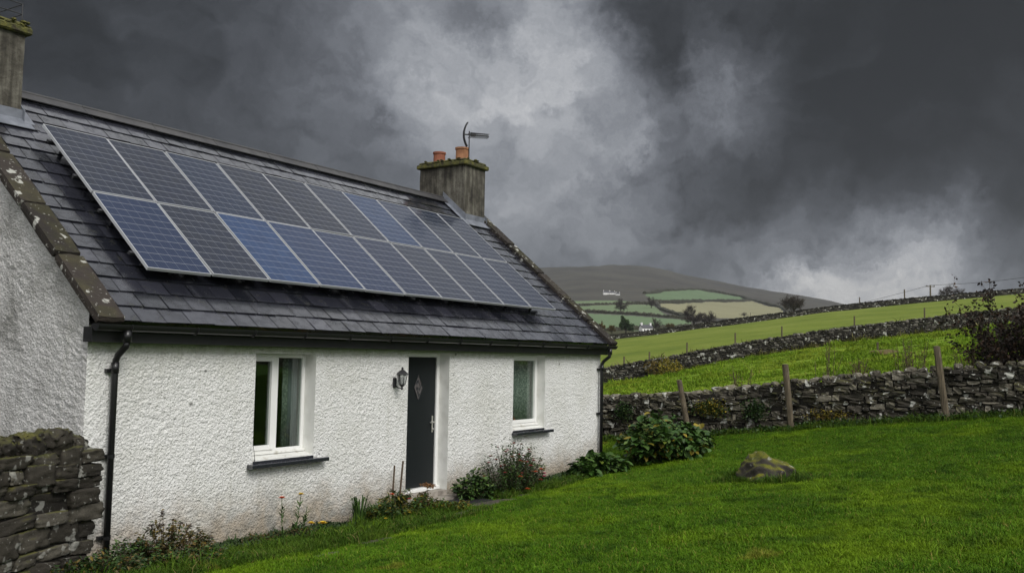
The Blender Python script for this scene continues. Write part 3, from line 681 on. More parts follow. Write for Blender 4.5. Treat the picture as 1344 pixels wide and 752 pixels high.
# chimneys
def chimney(x0, x1, y0, y1, ztop, pots, cage=False):
    m = MB(); zb = roof_z(y0) - .35; nh = 14
    V = []; F = []
    ring = [(x0 + (x1 - x0) * i / 8, y0) for i in range(8)] + [(x1, y0 + (y1 - y0) * i / 10) for i in range(10)] + [(x1 - (x1 - x0) * i / 8, y1) for i in range(8)] + [(x0, y1 - (y1 - y0) * i / 10) for i in range(10)]
    cx_, cy_ = (x0 + x1) / 2, (y0 + y1) / 2; nn = len(ring)
    for k in range(nh + 1):
        z = zb + (ztop - zb) * k / nh
        for (a, b) in ring: f = 1 + .014 * noise.noise(Vector((a * 4, b * 4, z * 4))); V.append((cx_ + (a - cx_) * f, cy_ + (b - cy_) * f, z))
    for k in range(nh):
        for i in range(nn): F.append((k * nn + i, k * nn + (i + 1) % nn, (k + 1) * nn + (i + 1) % nn, (k + 1) * nn + i))
    F.append(tuple(range(nh * nn, nh * nn + nn))); m.add(V, F)
    ch = m.build('chimney', M['chimney'], house)
    c = MB(); c.box((x0 - .07, y0 - .07, ztop - .01), (x1 + .07, y1 + .07, ztop + .09), bev=.02); c.box((x0 - .03, y0 - .03, ztop + .092), (x1 + .03, y1 + .03, ztop + .15), bev=.03)
    for i in range(60):                                                          # moss cushions on the cap edge
        u = rng.random(); a = rng.choice([(x0 - .04 + u * (x1 - x0 + .08), y0 - .04), (x0 - .04, y0 + u * (y1 - y0)), (x1 + .04, y0 + u * (y1 - y0))])
        stone(c, (a[0], a[1], ztop + rng.choice((.095, .11, .15))), (rng.uniform(.03, .07), rng.uniform(.03, .05), rng.uniform(.015, .03)), (1, 0, 0), (0, 1, 0), (0, 0, 1), 3, .75, .05)
    c.build('chimney_cap', M['chim_moss'], ch)
    for (px_, py_, r, h, mt) in pots:
        p = MB(); p.lathe((px_, py_, ztop + .14), [(r * 1.08, 0), (r, .03), (r * .97, h - .05), (r * 1.1, h - .04), (r * 1.1, h), (r * .8, h), (r * .8, h - .2)], 20); p.build('chimney_pot', M[mt], ch, smooth=False)
    # lead flashing: apron in front, stepped sides
    lf = MB()
    yy = y0 - .16; lf.obox(np.array(((x0 + x1) / 2, y0 - .075, roof_z(y0 - .075))) + NRM * .028, ((x1 - x0) / 2 + .10, 0, 0), UP * .125, NRM * .004)
    lf.box((x0 - .02, y0 - .016, roof_z(y0) - .03), (x1 + .02, y0 - .004, roof_z(y0) + .15))
    for xs_, sg in ((x0, -1), (x1, 1)):
        lf.obox(np.array((xs_ + sg * .075, (y0 + RY) / 2 - .06, roof_z((y0 + RY) / 2 - .06))) + NRM * .030, (.075, 0, 0), UP * ((RY - y0) / 2 / math.cos(PITCH) + .02), NRM * .004)
        lf.obox(np.array((xs_ + sg * .018, (y0 + RY) / 2 - .03, roof_z((y0 + RY) / 2 - .03) + .09)), (.005, 0, 0), UP * ((RY - y0) / 2 / math.cos(PITCH) + .05), np.array((0, 0, .10)))
    lf.build('flashing', M['lead'], ch)
    if cage:
        g = MB(); z0_, z1_ = ztop + .15, ztop + .42; q = [(x0 + .05, y0 + .05), (x1 - .03, y0 + .05), (x1 - .03, y1 - .05), (x0 + .05, y1 - .05)]
        for (a, b) in q: g.tube([(a, b, z0_ - .03), (a, b, z1_)], .008, 6)
        for zz in (z1_, z0_ + .13):
            for k in range(4): g.tube([(*q[k], zz), (*q[(k + 1) % 4], zz)], .007, 6)
        g.build('chimney_guard', M['dark_metal'], ch)
    return ch
chimney(.02, .76, 2.95, 4.2, 6.56, [(.25, 3.3, .11, .2, 'terracotta')], cage=True)
chimney(10.92, 11.72, 2.97, 4.25, 6.66, [(11.28, 3.98, .14, .30, 'terracotta'), (11.36, 3.38, .15, .36, 'terracotta_pale')])
# eaves
fs = MB(); fs.box((-.06, -.16, 2.435), (LX + .06, -.125, 2.61)); fs.box((-.06, -.124, 2.437), (LX + .06, .0, 2.46)); fs.box((-.06, -.124, 2.461), (-.03, -.002, 2.60)); fs.box((LX + .03, -.124, 2.461), (LX + .06, -.002, 2.60))
fs.build('fascia', M['fascia'], house)
gt = MB(); n = 10; prof = [(-.225 + .062 * math.cos(math.pi + math.pi * k / n), 2.625 + .075 * math.sin(math.pi + math.pi * k / n)) for k in range(n + 1)] + [(-.225 + .054 * math.cos(2 * math.pi - math.pi * k / n), 2.625 + .067 * math.sin(2 * math.pi - math.pi * k / n)) for k in range(n + 1)]
prof = [(y - .05, z + .005) for y, z in prof]
for xa, xb in ((-.10, LX + .14),):
    V = [(xx, y, z) for xx in (xa, xb) for (y, z) in prof]; k = len(prof); F = [(i, (i + 1) % k, k + (i + 1) % k, k + i) for i in range(k)]; gt.add(V, F)
    for xx in (xa, xb): gt.add([(xx, y, z) for y, z in prof[:n + 1]], [tuple(range(n + 1))])
for i in range(14):
    xx = .3 + i * .87; gt.tube([(xx, -.275 + .068 * math.cos(math.pi + math.pi * k / 8), 2.63 + .08 * math.sin(math.pi + math.pi * k / 8)) for k in range(9)], .012, 5)
gt.build('gutter', M['black_plastic'], house)
def downpipe(x, zend):
    m = MB(); m.tube([(x, -.275, 2.57), (x, -.275, 2.44)], .048, 12); m.tube([(x, -.275, 2.46), (x, -.265, 2.40), (x, -.13, 2.30), (x, -.09, 2.24), (x, -.085, 2.1), (x, -.085, zend)], .036, 12); m.tube([(x, -.085, 2.22), (x, -.085, 2.10)], .043, 12)
    p = m.build('downpipe', M['black_plastic'], house, smooth=True)
    for z in (2.13, 1.2, .33):
        c = MB(); c.box((x - .075, -.05, z - .02), (x + .075, -.005, z + .02)); c.tube([(x, -.085, z - .018), (x, -.085, z + .018)], .042, 12); c.build('bracket', M['black_plastic'], p)
downpipe(.285, .02); downpipe(11.80, .1)

# windows and door
def window(a, b, c, d, mull, sill_over, ydepth=.2):
    f = MB(); y0, y1 = ydepth, ydepth + .07; fwid = .055
    f.box((a, y0, c + .06), (a + fwid, y1, d), bev=.006); f.box((b - fwid, y0, c + .06), (b, y1, d), bev=.006)
    f.box((a + fwid, y0 + .002, d - fwid), (b - fwid, y1 - .002, d - .002), bev=.006); f.box((a + fwid, y0 + .002, c + .062), (b - fwid, y1 - .002, c + .06 + fwid), bev=.006)
    lights = []
    if mull:
        f.box((mull - .04, y0 + .001, c + .06 + fwid), (mull + .04, y1 - .001, d - fwid), bev=.006); lights = [(a + fwid, mull - .04), (mull + .04, b - fwid)]
    else: lights = [(a + fwid, b - fwid)]
    wf = f.build('window', M['upvc'], house)
    zc, zd = c + .06 + fwid, d - fwid
    for k, (u, v) in enumerate(lights):
        if k == 0:                                                               # opening casement stands proud
            s = MB(); q = .05; yy = y0 - .016
            s.box((u - .012, yy, zc - .012), (u + q, y1 - .01, zd + .012), bev=.006); s.box((v - q, yy, zc - .012), (v + .012, y1 - .01, zd + .012), bev=.006)
            s.box((u + q, yy + .002, zc - .012), (v - q, y1 - .012, zc + q), bev=.006); s.box((u + q, yy + .002, zd - q), (v - q, y1 - .012, zd + .012), bev=.006); s.build('casement', M['upvc'], wf)
            u, v, z0, z1 = u + q, v - q, zc + q, zd - q
        else: z0, z1 = zc, zd
        p = MB(); p.box((u, y0 + .028, z0), (v, y0 + .036, z1)); p.build('pane', M['glass'], wf)
    s = MB(); s.add([(a + .003, .0, c + .012), (b - .003, .0, c + .012), (b - .003, y0 + .03, c + .055), (a + .003, y0 + .03, c + .055), (a + .003, .0, c), (b - .003, .0, c), (b - .003, y0 + .03, c), (a + .003, y0 + .03, c)], [(0, 1, 2, 3), (0, 4, 5, 1), (1, 5, 6, 2), (3, 7, 4, 0)])
    s.box((a + .003, y0 - .045, c + .05), (b - .003, y0 - .002, c + .085), bev=.006); s.build('inner_sill', M['upvc_worn'], wf)
    s = MB(); s.box((a - sill_over[0], -.13, c - .085), (b + sill_over[1], -.0135, c - .03), bev=.008); s.box((a + .006, -.013, c - .05), (b - .006, .10, c - .003)); s.build('sill', M['slate'], wf)
    return wf
window(*OPEN[0], 2.905, (.10, .19)); window(*OPEN[2], None, (.04, .16), .17)
def curtain(name, x0, x1, y, z0, z1, mat, label, amp=.025, k=9):
    m = MB(); n = 60; V = []
    for i in range(n + 1):
        x = x0 + (x1 - x0) * i / n; yy = y + amp * math.sin(i / n * k * 2 * math.pi) + amp * .4 * math.sin(i * .61)
        V += [(x, yy, z0), (x, yy * 1 + .004, z1)]
    m.add(V, [(2 * i, 2 * i + 2, 2 * i + 3, 2 * i + 1) for i in range(n)]); o = m.build(name, mat, smooth=True)
    sd = o.modifiers.new('thick', 'SOLIDIFY'); sd.thickness = .003
    return tag(o, label, 'curtain')
curtain('curtain', 3.13, 3.20, .300, 1.06, 2.33, M['curtain'], 'pale lace curtain strip hanging inside the nearer window', .018, 4)
curtain('curtain', 3.22, 3.40, .325, 1.06, 2.33, M['curtain_grey'], 'grey curtain drawn back at the right edge of the nearer window', .02, 4)
curtain('curtain', 8.52, 9.56, .305, 1.06, 2.33, M['curtain'], 'net curtain hanging inside the farther smaller window', .014, 12)
vs = MB(); vs.lathe((8.86, .265, 1.09), [(.04, 0), (.065, .04), (.07, .1), (.05, .15), (.025, .18), (.035, .2)], 18); tag(vs.build('vase', M['pot'], smooth=True), 'round brown pot on the sill inside the farther window', 'vase')
a, b, c, d = OPEN[1]
fr = MB(); y0, y1 = .20, .28
fr.box((a, y0, .2), (a + .07, y1, d), bev=.006); fr.box((b - .07, y0, .2), (b, y1, d), bev=.006); fr.box((a + .07, y0 + .002, d - .075), (b - .07, y1 - .002, d - .002), bev=.006); fr.box((a + .003, y0 - .06, .175), (b - .003, y1, .235), bev=.008)
dl = MB(); dl.box((a + .075, .225, .24), (b - .075, .27, d - .08), bev=.004); door = dl.build('door', M['door'], house)
fr.build('door_frame', M['upvc'], door)
dg = MB(); ccx, ccz = 5.985, 1.84
dg.add([(ccx, .221, ccz - .19), (ccx + .10, .221, ccz), (ccx, .221, ccz + .19), (ccx - .10, .221, ccz)], [(0, 1, 2, 3)]); dg.build('door_light', material('leaded_glass', lambda t, b: dict(Base_Color=t.ramp(t.voro(t.coord(), 14), [(.2, (.03, .035, .04)), (.55, (.12, .11, .11))])), rough=.08), door)
dm = MB(); q = [(ccx, .218, ccz - .2), (ccx + .108, .218, ccz), (ccx, .218, ccz + .2), (ccx - .108, .218, ccz)]
for k in range(4): dm.tube([q[k], q[(k + 1) % 4]], .005, 6)
q = [(ccx + (p[0] - ccx) * .5, .218, ccz + (p[2] - ccz) * .5) for p in q]
for k in range(4): dm.tube([q[k], q[(k + 1) % 4]], .004, 6)
dm.build('door_molding', M['dark_metal'], door)
hd = MB(); hd.box((6.355, .212, 1.10), (6.39, .2245, 1.37), bev=.005); hd.tube([(6.372, .212, 1.27), (6.372, .17, 1.27), (6.36, .165, 1.27), (6.25, .165, 1.268)], .011, 8); hd.lathe((6.372, .2, 1.15), [(.008, -.02), (.012, 0), (.008, .02)], 10); hd.build('handle', M['chrome'], door)
st = MB(); st.box((a - .06, -.20, -.1), (b + .10, .18, .10), bev=.015); st.box((a + .004, .0, .1), (b - .004, .199, .172)); st.build('door_step', M['concrete'], house)
cb = MB(); cb.tube([(2.385, -.012, 1.0), (2.40, -.01, .93), (2.392, .01, 1.1), (2.41, .16, 1.55)], .004, 5); tag(cb.build('cable', M['cable']), 'thin black cable dangling over the sill of the nearer window', 'cable')
tn = [MB() for _ in range(1)]

# solar panels
PW, PH, P0 = .9486, 1.5531, np.array((.837, .186, 3.325))
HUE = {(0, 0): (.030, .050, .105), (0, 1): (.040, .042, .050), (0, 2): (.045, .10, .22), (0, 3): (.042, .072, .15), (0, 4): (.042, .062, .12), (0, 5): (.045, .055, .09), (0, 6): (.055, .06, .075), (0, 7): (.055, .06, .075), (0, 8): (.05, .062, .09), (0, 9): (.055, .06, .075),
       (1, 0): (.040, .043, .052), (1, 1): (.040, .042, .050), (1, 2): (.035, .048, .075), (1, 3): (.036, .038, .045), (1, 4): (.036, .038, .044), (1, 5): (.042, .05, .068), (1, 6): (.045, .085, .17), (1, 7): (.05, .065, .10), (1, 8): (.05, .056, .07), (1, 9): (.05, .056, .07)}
ORD = ['first', 'second', 'third', 'fourth', 'fifth', 'sixth', 'seventh', 'eighth', 'ninth', 'tenth']
def make_panel():
    root = empty('solar_panel'); w_, h_ = PW - .030, PH - .026; t_ = .010
    f = MB()
    f.box((0, 0, -.038), (w_, t_, .002)); f.box((0, h_ - t_, -.038), (w_, h_, .002)); f.box((0, t_, -.037), (t_, h_ - t_, .0018)); f.box((w_ - t_, t_, -.037), (w_, h_ - t_, .0018)); f.build('panel_frame', M['alu'], root, local=True)
    c = MB(); c.box((t_, t_, -.033), (w_ - t_, h_ - t_, -.0005)); o = c.build('cell_sheet', M['cells'], root, local=True)
    uv = o.data.uv_layers.new(name='UVMap')
    for lp in o.data.loops:
        co = o.data.vertices[lp.vertex_index].co; uv.data[lp.index].uv = ((co.x - t_) / (w_ - 2 * t_), (co.y - t_) / (h_ - 2 * t_))
    return root
pan0 = make_panel()
def tone_word(c): return 'bright blue' if c[2] > .14 else 'navy blue' if c[2] > .1 else 'slate blue' if c[2] > .08 else 'grey' if c[0] > .05 else 'charcoal'
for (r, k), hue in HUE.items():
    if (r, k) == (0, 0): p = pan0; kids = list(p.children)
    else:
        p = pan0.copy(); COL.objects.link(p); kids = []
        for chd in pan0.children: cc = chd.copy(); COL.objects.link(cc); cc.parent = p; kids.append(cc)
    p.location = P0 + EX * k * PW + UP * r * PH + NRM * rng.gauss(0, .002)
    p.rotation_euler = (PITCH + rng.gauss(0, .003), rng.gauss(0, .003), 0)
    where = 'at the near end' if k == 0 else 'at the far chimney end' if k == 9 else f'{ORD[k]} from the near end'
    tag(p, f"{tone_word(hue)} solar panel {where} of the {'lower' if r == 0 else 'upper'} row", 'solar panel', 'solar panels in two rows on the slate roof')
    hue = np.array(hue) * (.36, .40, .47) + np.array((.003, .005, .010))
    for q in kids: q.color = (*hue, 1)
for k in range(4):
    s_ = (.35, 1.2, 1.95, 2.75)[k]; m = MB(); c = P0 + UP * s_ - NRM * .06
    m.obox(c + EX * (10 * PW / 2 - .02), EX * (10 * PW / 2 + .03), UP * .02, NRM * .018)
    for i in range(11): m.obox(c + EX * (.2 + i * .9) - NRM * .075, EX * .02, UP * .02, NRM * .062)
    tag(m.build('mounting_rail', M['dark_metal']), ('lowest mounting rail under the lower solar panels', 'upper mounting rail under the lower solar panels', 'lower mounting rail under the upper solar panels', 'topmost mounting rail under the upper solar panels')[k], 'mounting rail', 'rails carrying the solar panels')

# wall lantern
lx, ly, lz = 5.11, -.16, 1.86
lan = empty('wall_lantern', (lx, 0, lz), 'small black carriage lantern on the wall left of the door', 'wall lamp')
m = MB(); m.box((lx - .035, -.03, lz + .0), (lx + .035, -.002, lz + .15), bev=.008); m.tube([(lx, -.03, lz + .04), (lx, -.09, lz - .005), (lx, ly, lz + .0), (lx, ly, lz + .05)], .009, 8); m.build('bracket', M['dark_metal'], lan)
m = MB(); m.lathe((lx, ly, lz), [(.01, -.03), (.02, -.01), (.012, .01), (.045, .045), (.045, .055)], 6); m.lathe((lx, ly, lz), [(.095, .2), (.08, .225), (.035, .265), (.014, .275), (.02, .295), (.006, .315)], 6)
for k in range(6): th_ = 2 * math.pi * k / 6; m.tube([(lx + .045 * math.cos(th_), ly + .045 * math.sin(th_), lz + .05), (lx + .078 * math.cos(th_), ly + .078 * math.sin(th_), lz + .205)], .006, 5)
m.build('lantern_frame', M['dark_metal'], lan)
m = MB(); m.lathe((lx, ly, lz), [(.038, .056), (.068, .2)], 6); m.build('lamp_glass', M['lampglass'], lan)
m = MB(); m.lathe((lx, ly, lz), [(.012, .05), (.012, .1), (.022, .13), (.01, .165)], 10); m.build('bulb', M['upvc'], lan, smooth=True)

# television aerial on the far chimney
ac = np.array((11.30, 3.34, 7.42))
ae = empty('tv_aerial', (11.24, 3.3, 6.8), 'black television aerial with curved reflector on the far chimney', 'aerial')
m = MB(); m.tube([(11.24, 3.1, 6.5), (11.24, 3.1, 7.5)], .014, 6); m.tube([(11.24, 3.1, 6.62), (11.24, 2.99, 6.62)], .012, 6); m.build('mast', M['dark_metal'], ae)
m = MB(); bd = np.array((.86, -.51, .05)); sd_ = np.array((.51, .86, 0)); c = np.array((11.24, 3.12, 7.42))
for off in (-.03, 0, .03): m.tube([c + sd_ * off + np.array((0, 0, zz)) - bd * (.12 - 1.1 * zz * zz) for zz in np.linspace(-.28, .28, 9)], .014, 5)
for zz in (-.27, -.14, .0, .14, .27): m.tube([c - sd_ * .05 + np.array((0, 0, zz)) - bd * (.12 - 1.1 * zz * zz), c + sd_ * .05 + np.array((0, 0, zz)) - bd * (.12 - 1.1 * zz * zz)], .006, 5)
m.build('reflector', M['dark_metal'], ae)
m = MB(); m.tube([c - bd * .14, c + bd * .5], .016, 6); m.obox(c + bd * .12, bd * .06, sd_ * .03, (0, 0, .03))
for k in range(9):
    e = c + bd * (.04 + k * .055); l = .11 - k * .005
    for s_ in (.03, -.03): m.tube([e - sd_ * l + (0, 0, s_), e + sd_ * l + (0, 0, s_ * 1.6)], .010, 5)
m.build('boom', M['dark_metal'], ae)

# ------------------------------------------------------------------ posts, rock, path
def post(p0, p1, r, label, group, cat='fence post', name='fence_post'):
    root_z = p0[2]; m = MB(); p0 = np.array(p0, float); p1 = np.array(p1, float); n = 9
    pts = [p0 - (p1 - p0) / np.linalg.norm(p1 - p0) * .25] + [p0 + (p1 - p0) * i / n for i in range(n + 1)]
    V = []; F = []; k = 12
    ax = np.array((1., 0, 0)); ay = np.array((0, 1., 0))
    for i, p in enumerate(pts):
        for j in range(k):
            th = 2 * math.pi * j / k; rr = r * (1 + .14 * noise.noise(Vector((math.cos(th) * 1.5, math.sin(th) * 1.5, i * .5 + p0[1])))); rr *= 1 / max(abs(math.cos(th)), abs(math.sin(th))) ** .45
            V.append(p + ax * rr * math.cos(th) + ay * rr * math.sin(th))
    for i in range(len(pts) - 1):
        for j in range(k): F.append((i * k + j, i * k + (j + 1) % k, (i + 1) * k + (j + 1) % k, (i + 1) * k + j))
    t_ = len(V); V.append(pts[-1] + np.array((0, 0, .012))); F += [((len(pts) - 1) * k + j, (len(pts) - 1) * k + (j + 1) % k, t_) for j in range(k)]
    m.add(V, F); o = m.build(name, M['wood'], smooth=False); return tag(o, label, cat, group)
GP = 'timber posts along the garden wall'
post((15.86, -.41, ground_z(15.86, -.41)), (15.86, -.13, 1.86), .062, 'short post beside yellow foliage, tilting sharply toward the house', GP)
post((15.84, -2.91, ground_z(15.84, -2.91)), (15.84, -2.77, 2.30), .068, 'straight weathered post in the middle stretch of the garden wall', GP)
post((15.84, -6.20, ground_z(15.84, -6.2)), (15.84, -6.02, 2.75), .068, 'tall weathered post nearest the dark red bush', GP)

root = empty('boulder', (8.36, -4.77, ground_z(8.36, -4.77)), 'mossy grey boulder sitting in the middle of the lawn', 'boulder')
m = MB(); V, F = cube_shell(22); V = V / np.linalg.norm(V, axis=1)[:, None] ** .7
gzr = ground_z(8.36, -4.77); er = np.array((.543, -.84, 0)); ef = np.array((.84, .543, 0)); PV = []
for v in V:
    q = v * (1 + .26 * noise.noise(Vector(v * 1.2 + np.array((3, 1, 7)))))
    for k_, a_ in ((2.1, .13), (4.6, .045), (10, .022)): q = q * (1 + a_ * (abs(noise.noise(Vector(v * k_ + np.array((1, 5, 2))))) * 2 - .5))
    tall = .36 * (1 - .42 * max(-.2, q[0] - .05)) if q[2] > 0 else .25
    PV.append(np.array((8.36, -4.77, gzr - .02)) + er * q[0] * .47 + ef * q[1] * .38 + np.array((0, 0, q[2] * tall)))
m.add(PV, F, .55); m.build('rock', M['rock'], root, smooth=True)

def slab_stone(x, y, lx, ly, rot, label):
    m = MB(); n = 12; top = []; c = np.array((x, y, ground_z(x, y) + .002)); V = []
    for k in range(n):
        th = 2 * math.pi * k / n; rr = 1 / max(abs(math.cos(th)), abs(math.sin(th))) ** .8 * (1 + rng.gauss(0, .05)); dx, dy = lx * rr * math.cos(th), ly * rr * math.sin(th)
        px_, py_ = x + dx * math.cos(rot) - dy * math.sin(rot), y + dx * math.sin(rot) + dy * math.cos(rot); zz = max(ground_z(px_, py_) + .006, c[2])
        V += [(px_, py_, zz - .07), (px_, py_, zz)]
    m.add(V, [tuple(2 * k + 1 for k in range(n))] + [(2 * k, 2 * ((k + 1) % n), 2 * ((k + 1) % n) + 1, 2 * k + 1) for k in range(n)])
    return tag(m.build('path_slab', M['slab']), label, 'paving slab', 'stepping slabs sunk in the grass by the house')
slab_stone(1.85, -1.85, .26, .13, .05, 'sunken dark slab lowest in the picture, nearest the viewer')
slab_stone(2.95, -1.62, .30, .14, -.08, 'dark slab in the grass below the nearer window')
slab_stone(4.15, -1.42, .26, .11, .06, 'grass-edged slab in front of the two canes')
slab_stone(5.3, -1.20, .44, .21, .02, 'wet slab a step out from the black doormat')
slab_stone(6.5, -1.02, .52, .20, -.05, 'wet slab between the doormat and the leafy plant')
slab_stone(7.45, -.86, .28, .12, .04, 'last slab, under the red flowering bush')
m = MB(); m.box((5.65, -.78, ground_z(6.1, -.5) + .0), (6.75, -.24, ground_z(6.1, -.5) + .045), bev=.012); tag(m.build('doormat', M['mat']), 'black rubber doormat lying below the door step', 'doormat')
m = MB(); m.tube([(4.70, -.36, -.02), (4.735, -.35, .36), (4.77, -.34, .74)], [.016, .014, .013], 7); tag(m.build('garden_cane', M['dead_stem']), 'shorter brown cane leaning in the flower border, farther from the door', 'cane', 'canes stuck in the border beside the door')
m = MB(); m.tube([(4.86, -.36, -.02), (4.92, -.34, .4), (4.975, -.33, .79)], [.017, .015, .014], 7); tag(m.build('garden_cane', M['dead_stem']), 'taller brown cane leaning in the flower border, nearer the door', 'cane', 'canes stuck in the border beside the door')

# ------------------------------------------------------------------ leaves and flowers
class Leaves:
    def __init__(s): s.V = []; s.F = []; s.T = []
    def leaf(s, p, d, up, l, wd, tone, broad=False, fold=.25):
        d = d / (np.linalg.norm(d) + 1e-9); sx = np.cross(d, up); sx = sx / (np.linalg.norm(sx) + 1e-9); n = np.cross(sx, d); o = len(s.V)
        if broad:
            q = [p, p + d * l * .12 + sx * wd * .42 + n * fold * wd * .5, p + d * l * .45 + sx * wd * .55 + n * fold * wd * .6, p + d * l * .8 + sx * wd * .33 + n * fold * wd * .2, p + d * l - n * l * .12,
                 p + d * l * .8 - sx * wd * .33 + n * fold * wd * .2, p + d * l * .45 - sx * wd * .55 + n * fold * wd * .6, p + d * l * .12 - sx * wd * .42 + n * fold * wd * .5, p + d * l * .5]
            s.F += [(o, o + 1, o + 8), (o + 1, o + 2, o + 8), (o + 2, o + 3, o + 8), (o + 3, o + 4, o + 8), (o + 4, o + 5, o + 8), (o + 5, o + 6, o + 8), (o + 6, o + 7, o + 8), (o + 7, o, o + 8)]
        else:
            q = [p, p + d * l * .45 + sx * wd * .5 + n * fold * wd, p + d * l, p + d * l * .45 - sx * wd * .5 + n * fold * wd]; s.F += [(o, o + 1, o + 2), (o, o + 2, o + 3)]
        s.V += q; s.T += [tone] * len(q)
    def blade(s, p, d, h, wd, lean, tone):
        sx = np.array((-d[1], d[0], 0)); o = len(s.V)
        p1 = p + np.array((0, 0, h * .55)) + d * lean * .35; p2 = p + np.array((0, 0, h * (.97 - .3 * min(1, lean / max(h, .01))))) + d * lean
        s.V += [p - sx * wd / 2, p + sx * wd / 2, p1 - sx * wd * .4, p1 + sx * wd * .4, p2]; s.F += [(o, o + 1, o + 3, o + 2), (o + 2, o + 3, o + 4)]; s.T += [tone] * 5
    def build(s, name, mat, parent=None):
        m = MB(); m.V = [tuple(v) for v in s.V]; m.F = s.F; m.T = s.T; m.M = [0] * len(s.F); return m.build(name, mat, parent)
def rv3(): v = nrng.normal(0, 1, 3); return v / np.linalg.norm(v)
def flower(parent, p, r, mat, n=9, layers=2, name='flower'):
    L = Leaves(); p = np.array(p)
    for ly in range(layers):
        for k in range(n):
            th = 2 * math.pi * (k + .5 * ly) / n; d = np.array((math.cos(th), math.sin(th), .25 + .5 * ly)); L.leaf(p, d, np.array((0, 0, 1.)), r * (1 - .2 * ly), r * .55, rng.random(), fold=.1)
    return L.build(name, mat, parent)
def bushy(name, label, cat, c, rad, h, n, ls, lw, mats, flowers=(), broad=False, nstem=26, stem_mat='dead_stem', spread=1., droop=.0, wisps=0, shape=1.0, group=None):
    """stems fan from the base; leaves sit along them, denser towards an uneven outer shell"""
    z0 = ground_z(c[0], c[1]); base = np.array((c[0], c[1], z0)); root = empty(name, tuple(base), label, cat, group); st = MB(); Ls = [Leaves() for _ in mats]; tips = []
    per = n // nstem
    for i in range(nstem):
        th = rng.uniform(0, 2 * math.pi); u = math.sqrt(rng.random()) * spread; hh = h * (1 - .55 * u ** 1.6) * rng.uniform(.62, 1.08) * (1 + .18 * noise.noise(Vector((math.cos(th) * 1.3, math.sin(th) * 1.3, c[0]))))
        tip = base + np.array((rad[0] * u * math.cos(th), rad[1] * u * math.sin(th), hh)); b0 = base + np.array((rad[0] * .35 * u * math.cos(th), rad[1] * .35 * u * math.sin(th), -.03))
        md = (b0 + tip) / 2 + np.array((math.cos(th) * rad[0] * .1 * u, math.sin(th) * rad[1] * .1 * u, hh * .12)); pts = [b0, md, tip]; st.tube(pts, [.007, .005, .003], 5); tips.append(tip)
        for k in range(per):
            t = rng.random() ** (.62 * shape); p = b0 * (1 - t) ** 2 + md * 2 * t * (1 - t) + tip * t * t; p = p + nrng.normal(0, 1, 3) * np.array((rad[0], rad[1], h)) * .055 * (1.2 if t > .3 else .7); p[2] = max(p[2], z0 + .01)
            d = rv3(); d[2] = d[2] * .5 - droop; d[:2] += .6 * np.array((math.cos(th), math.sin(th))); q = rng.randrange(len(mats))
            Ls[q].leaf(p, d, np.array((0, 0, 1.)) + .45 * rv3(), ls * rng.uniform(.55, 1.25), lw * rng.uniform(.6, 1.2), float(np.clip(rng.gauss(.5, .22), 0, 1)), broad)
    st.build('stem', M[stem_mat], root)
    for L, mm in zip(Ls, mats): L.build('foliage', M[mm], root)
    return root, tips, base
# garden-side border, from the near house corner to the far one
r, tips, b = bushy('withered_shrub', 'browning shrub with dried flower heads at the foot of the downpipe', 'shrub', (.82, -.42), (.55, .28), .52, 2200, .065, .03, ['leaf_brown', 'leaf_dark', 'leaf_brown'], nstem=44, spread=1.05)
for ti, tp in enumerate(tips[:26]):
    L = Leaves()
    for k in range(22): L.leaf(tp + np.clip(nrng.normal(0, .018, 3), -.026, .026) * (1, 1, .35), rv3(), np.array((0, 0, 1.)), .026, .02, rng.random())
    if ti < 20: L.build('seed_head', M['fl_dried'], r)
bushy('border_plant', 'low dark green plant hugging the wall base at lower left', 'plant', (.25, -.62), (.6, .36), .32, 1500, .06, .03, ['leaf_dark', 'leaf_green'])
bushy('border_plant', 'low dark mat of leaves below the near stone wall end', 'plant', (-.25, -.85), (.55, .35), .30, 1300, .06, .035, ['leaf_dark', 'leaf_dark', 'leaf_brown'])
bushy('border_plant', 'dark straggly plant in front of the withered shrub', 'plant', (.75, -.98), (.6, .28), .24, 1300, .055, .03, ['leaf_dark', 'leaf_green', 'leaf_brown'])
bushy('border_plant', 'small rusty brown plant low against the stained wall base', 'plant', (2.2, -.36), (.26, .16), .18, 600, .05, .026, ['leaf_brown', 'leaf_dark'])
bushy('border_plant', 'dark low cushion plant at the foot of the tall orange and yellow marigolds', 'plant', (2.72, -.40), (.34, .20), .16, 800, .045, .026, ['leaf_dark', 'leaf_brown'])
def stem_flower(name, label, x, y, h, lean, fm, fr_, leafn=26):
    z0 = ground_z(x, y); root = empty(name, (x, y, z0), label, 'flower', 'tall flowers below the nearer window'); st = MB(); L = Leaves(); tip = np.array((x + lean, y, z0 + h)); b0 = np.array((x, y, z0 - .02)); st.tube([b0, (b0 + tip) / 2 + np.array((lean * .1, .01, 0)), tip], [.006, .005, .004], 6)
    for k in range(leafn):
        t = rng.uniform(.1, .78); p = b0 + (tip - b0) * t; th = rng.uniform(0, 6.28); L.leaf(p, np.array((math.cos(th), math.sin(th), .9)), np.array((0, 0, 1.)) + .3 * rv3(), rng.uniform(.06, .11), .022, rng.uniform(.2, .8))
    st.build('stem', M['leaf_green'], root); L.build('foliage', M['leaf_green'], root)
    if fm: flower(root, tip, fr_, M['fl_' + fm], 10, 3)
    return root
stem_flower('marigold_plant', 'tall leafy stem carrying one orange flower', 2.56, -.40, .55, -.05, 'orange', .055)
stem_flower('marigold_plant', 'tall leafy stem carrying one bright yellow flower', 2.76, -.40, .56, .08, 'yellow', .055)
stem_flower('marigold_plant', 'leafy stem without a flower beside the yellow marigold', 2.84, -.42, .40, .10, None, 0, 30)
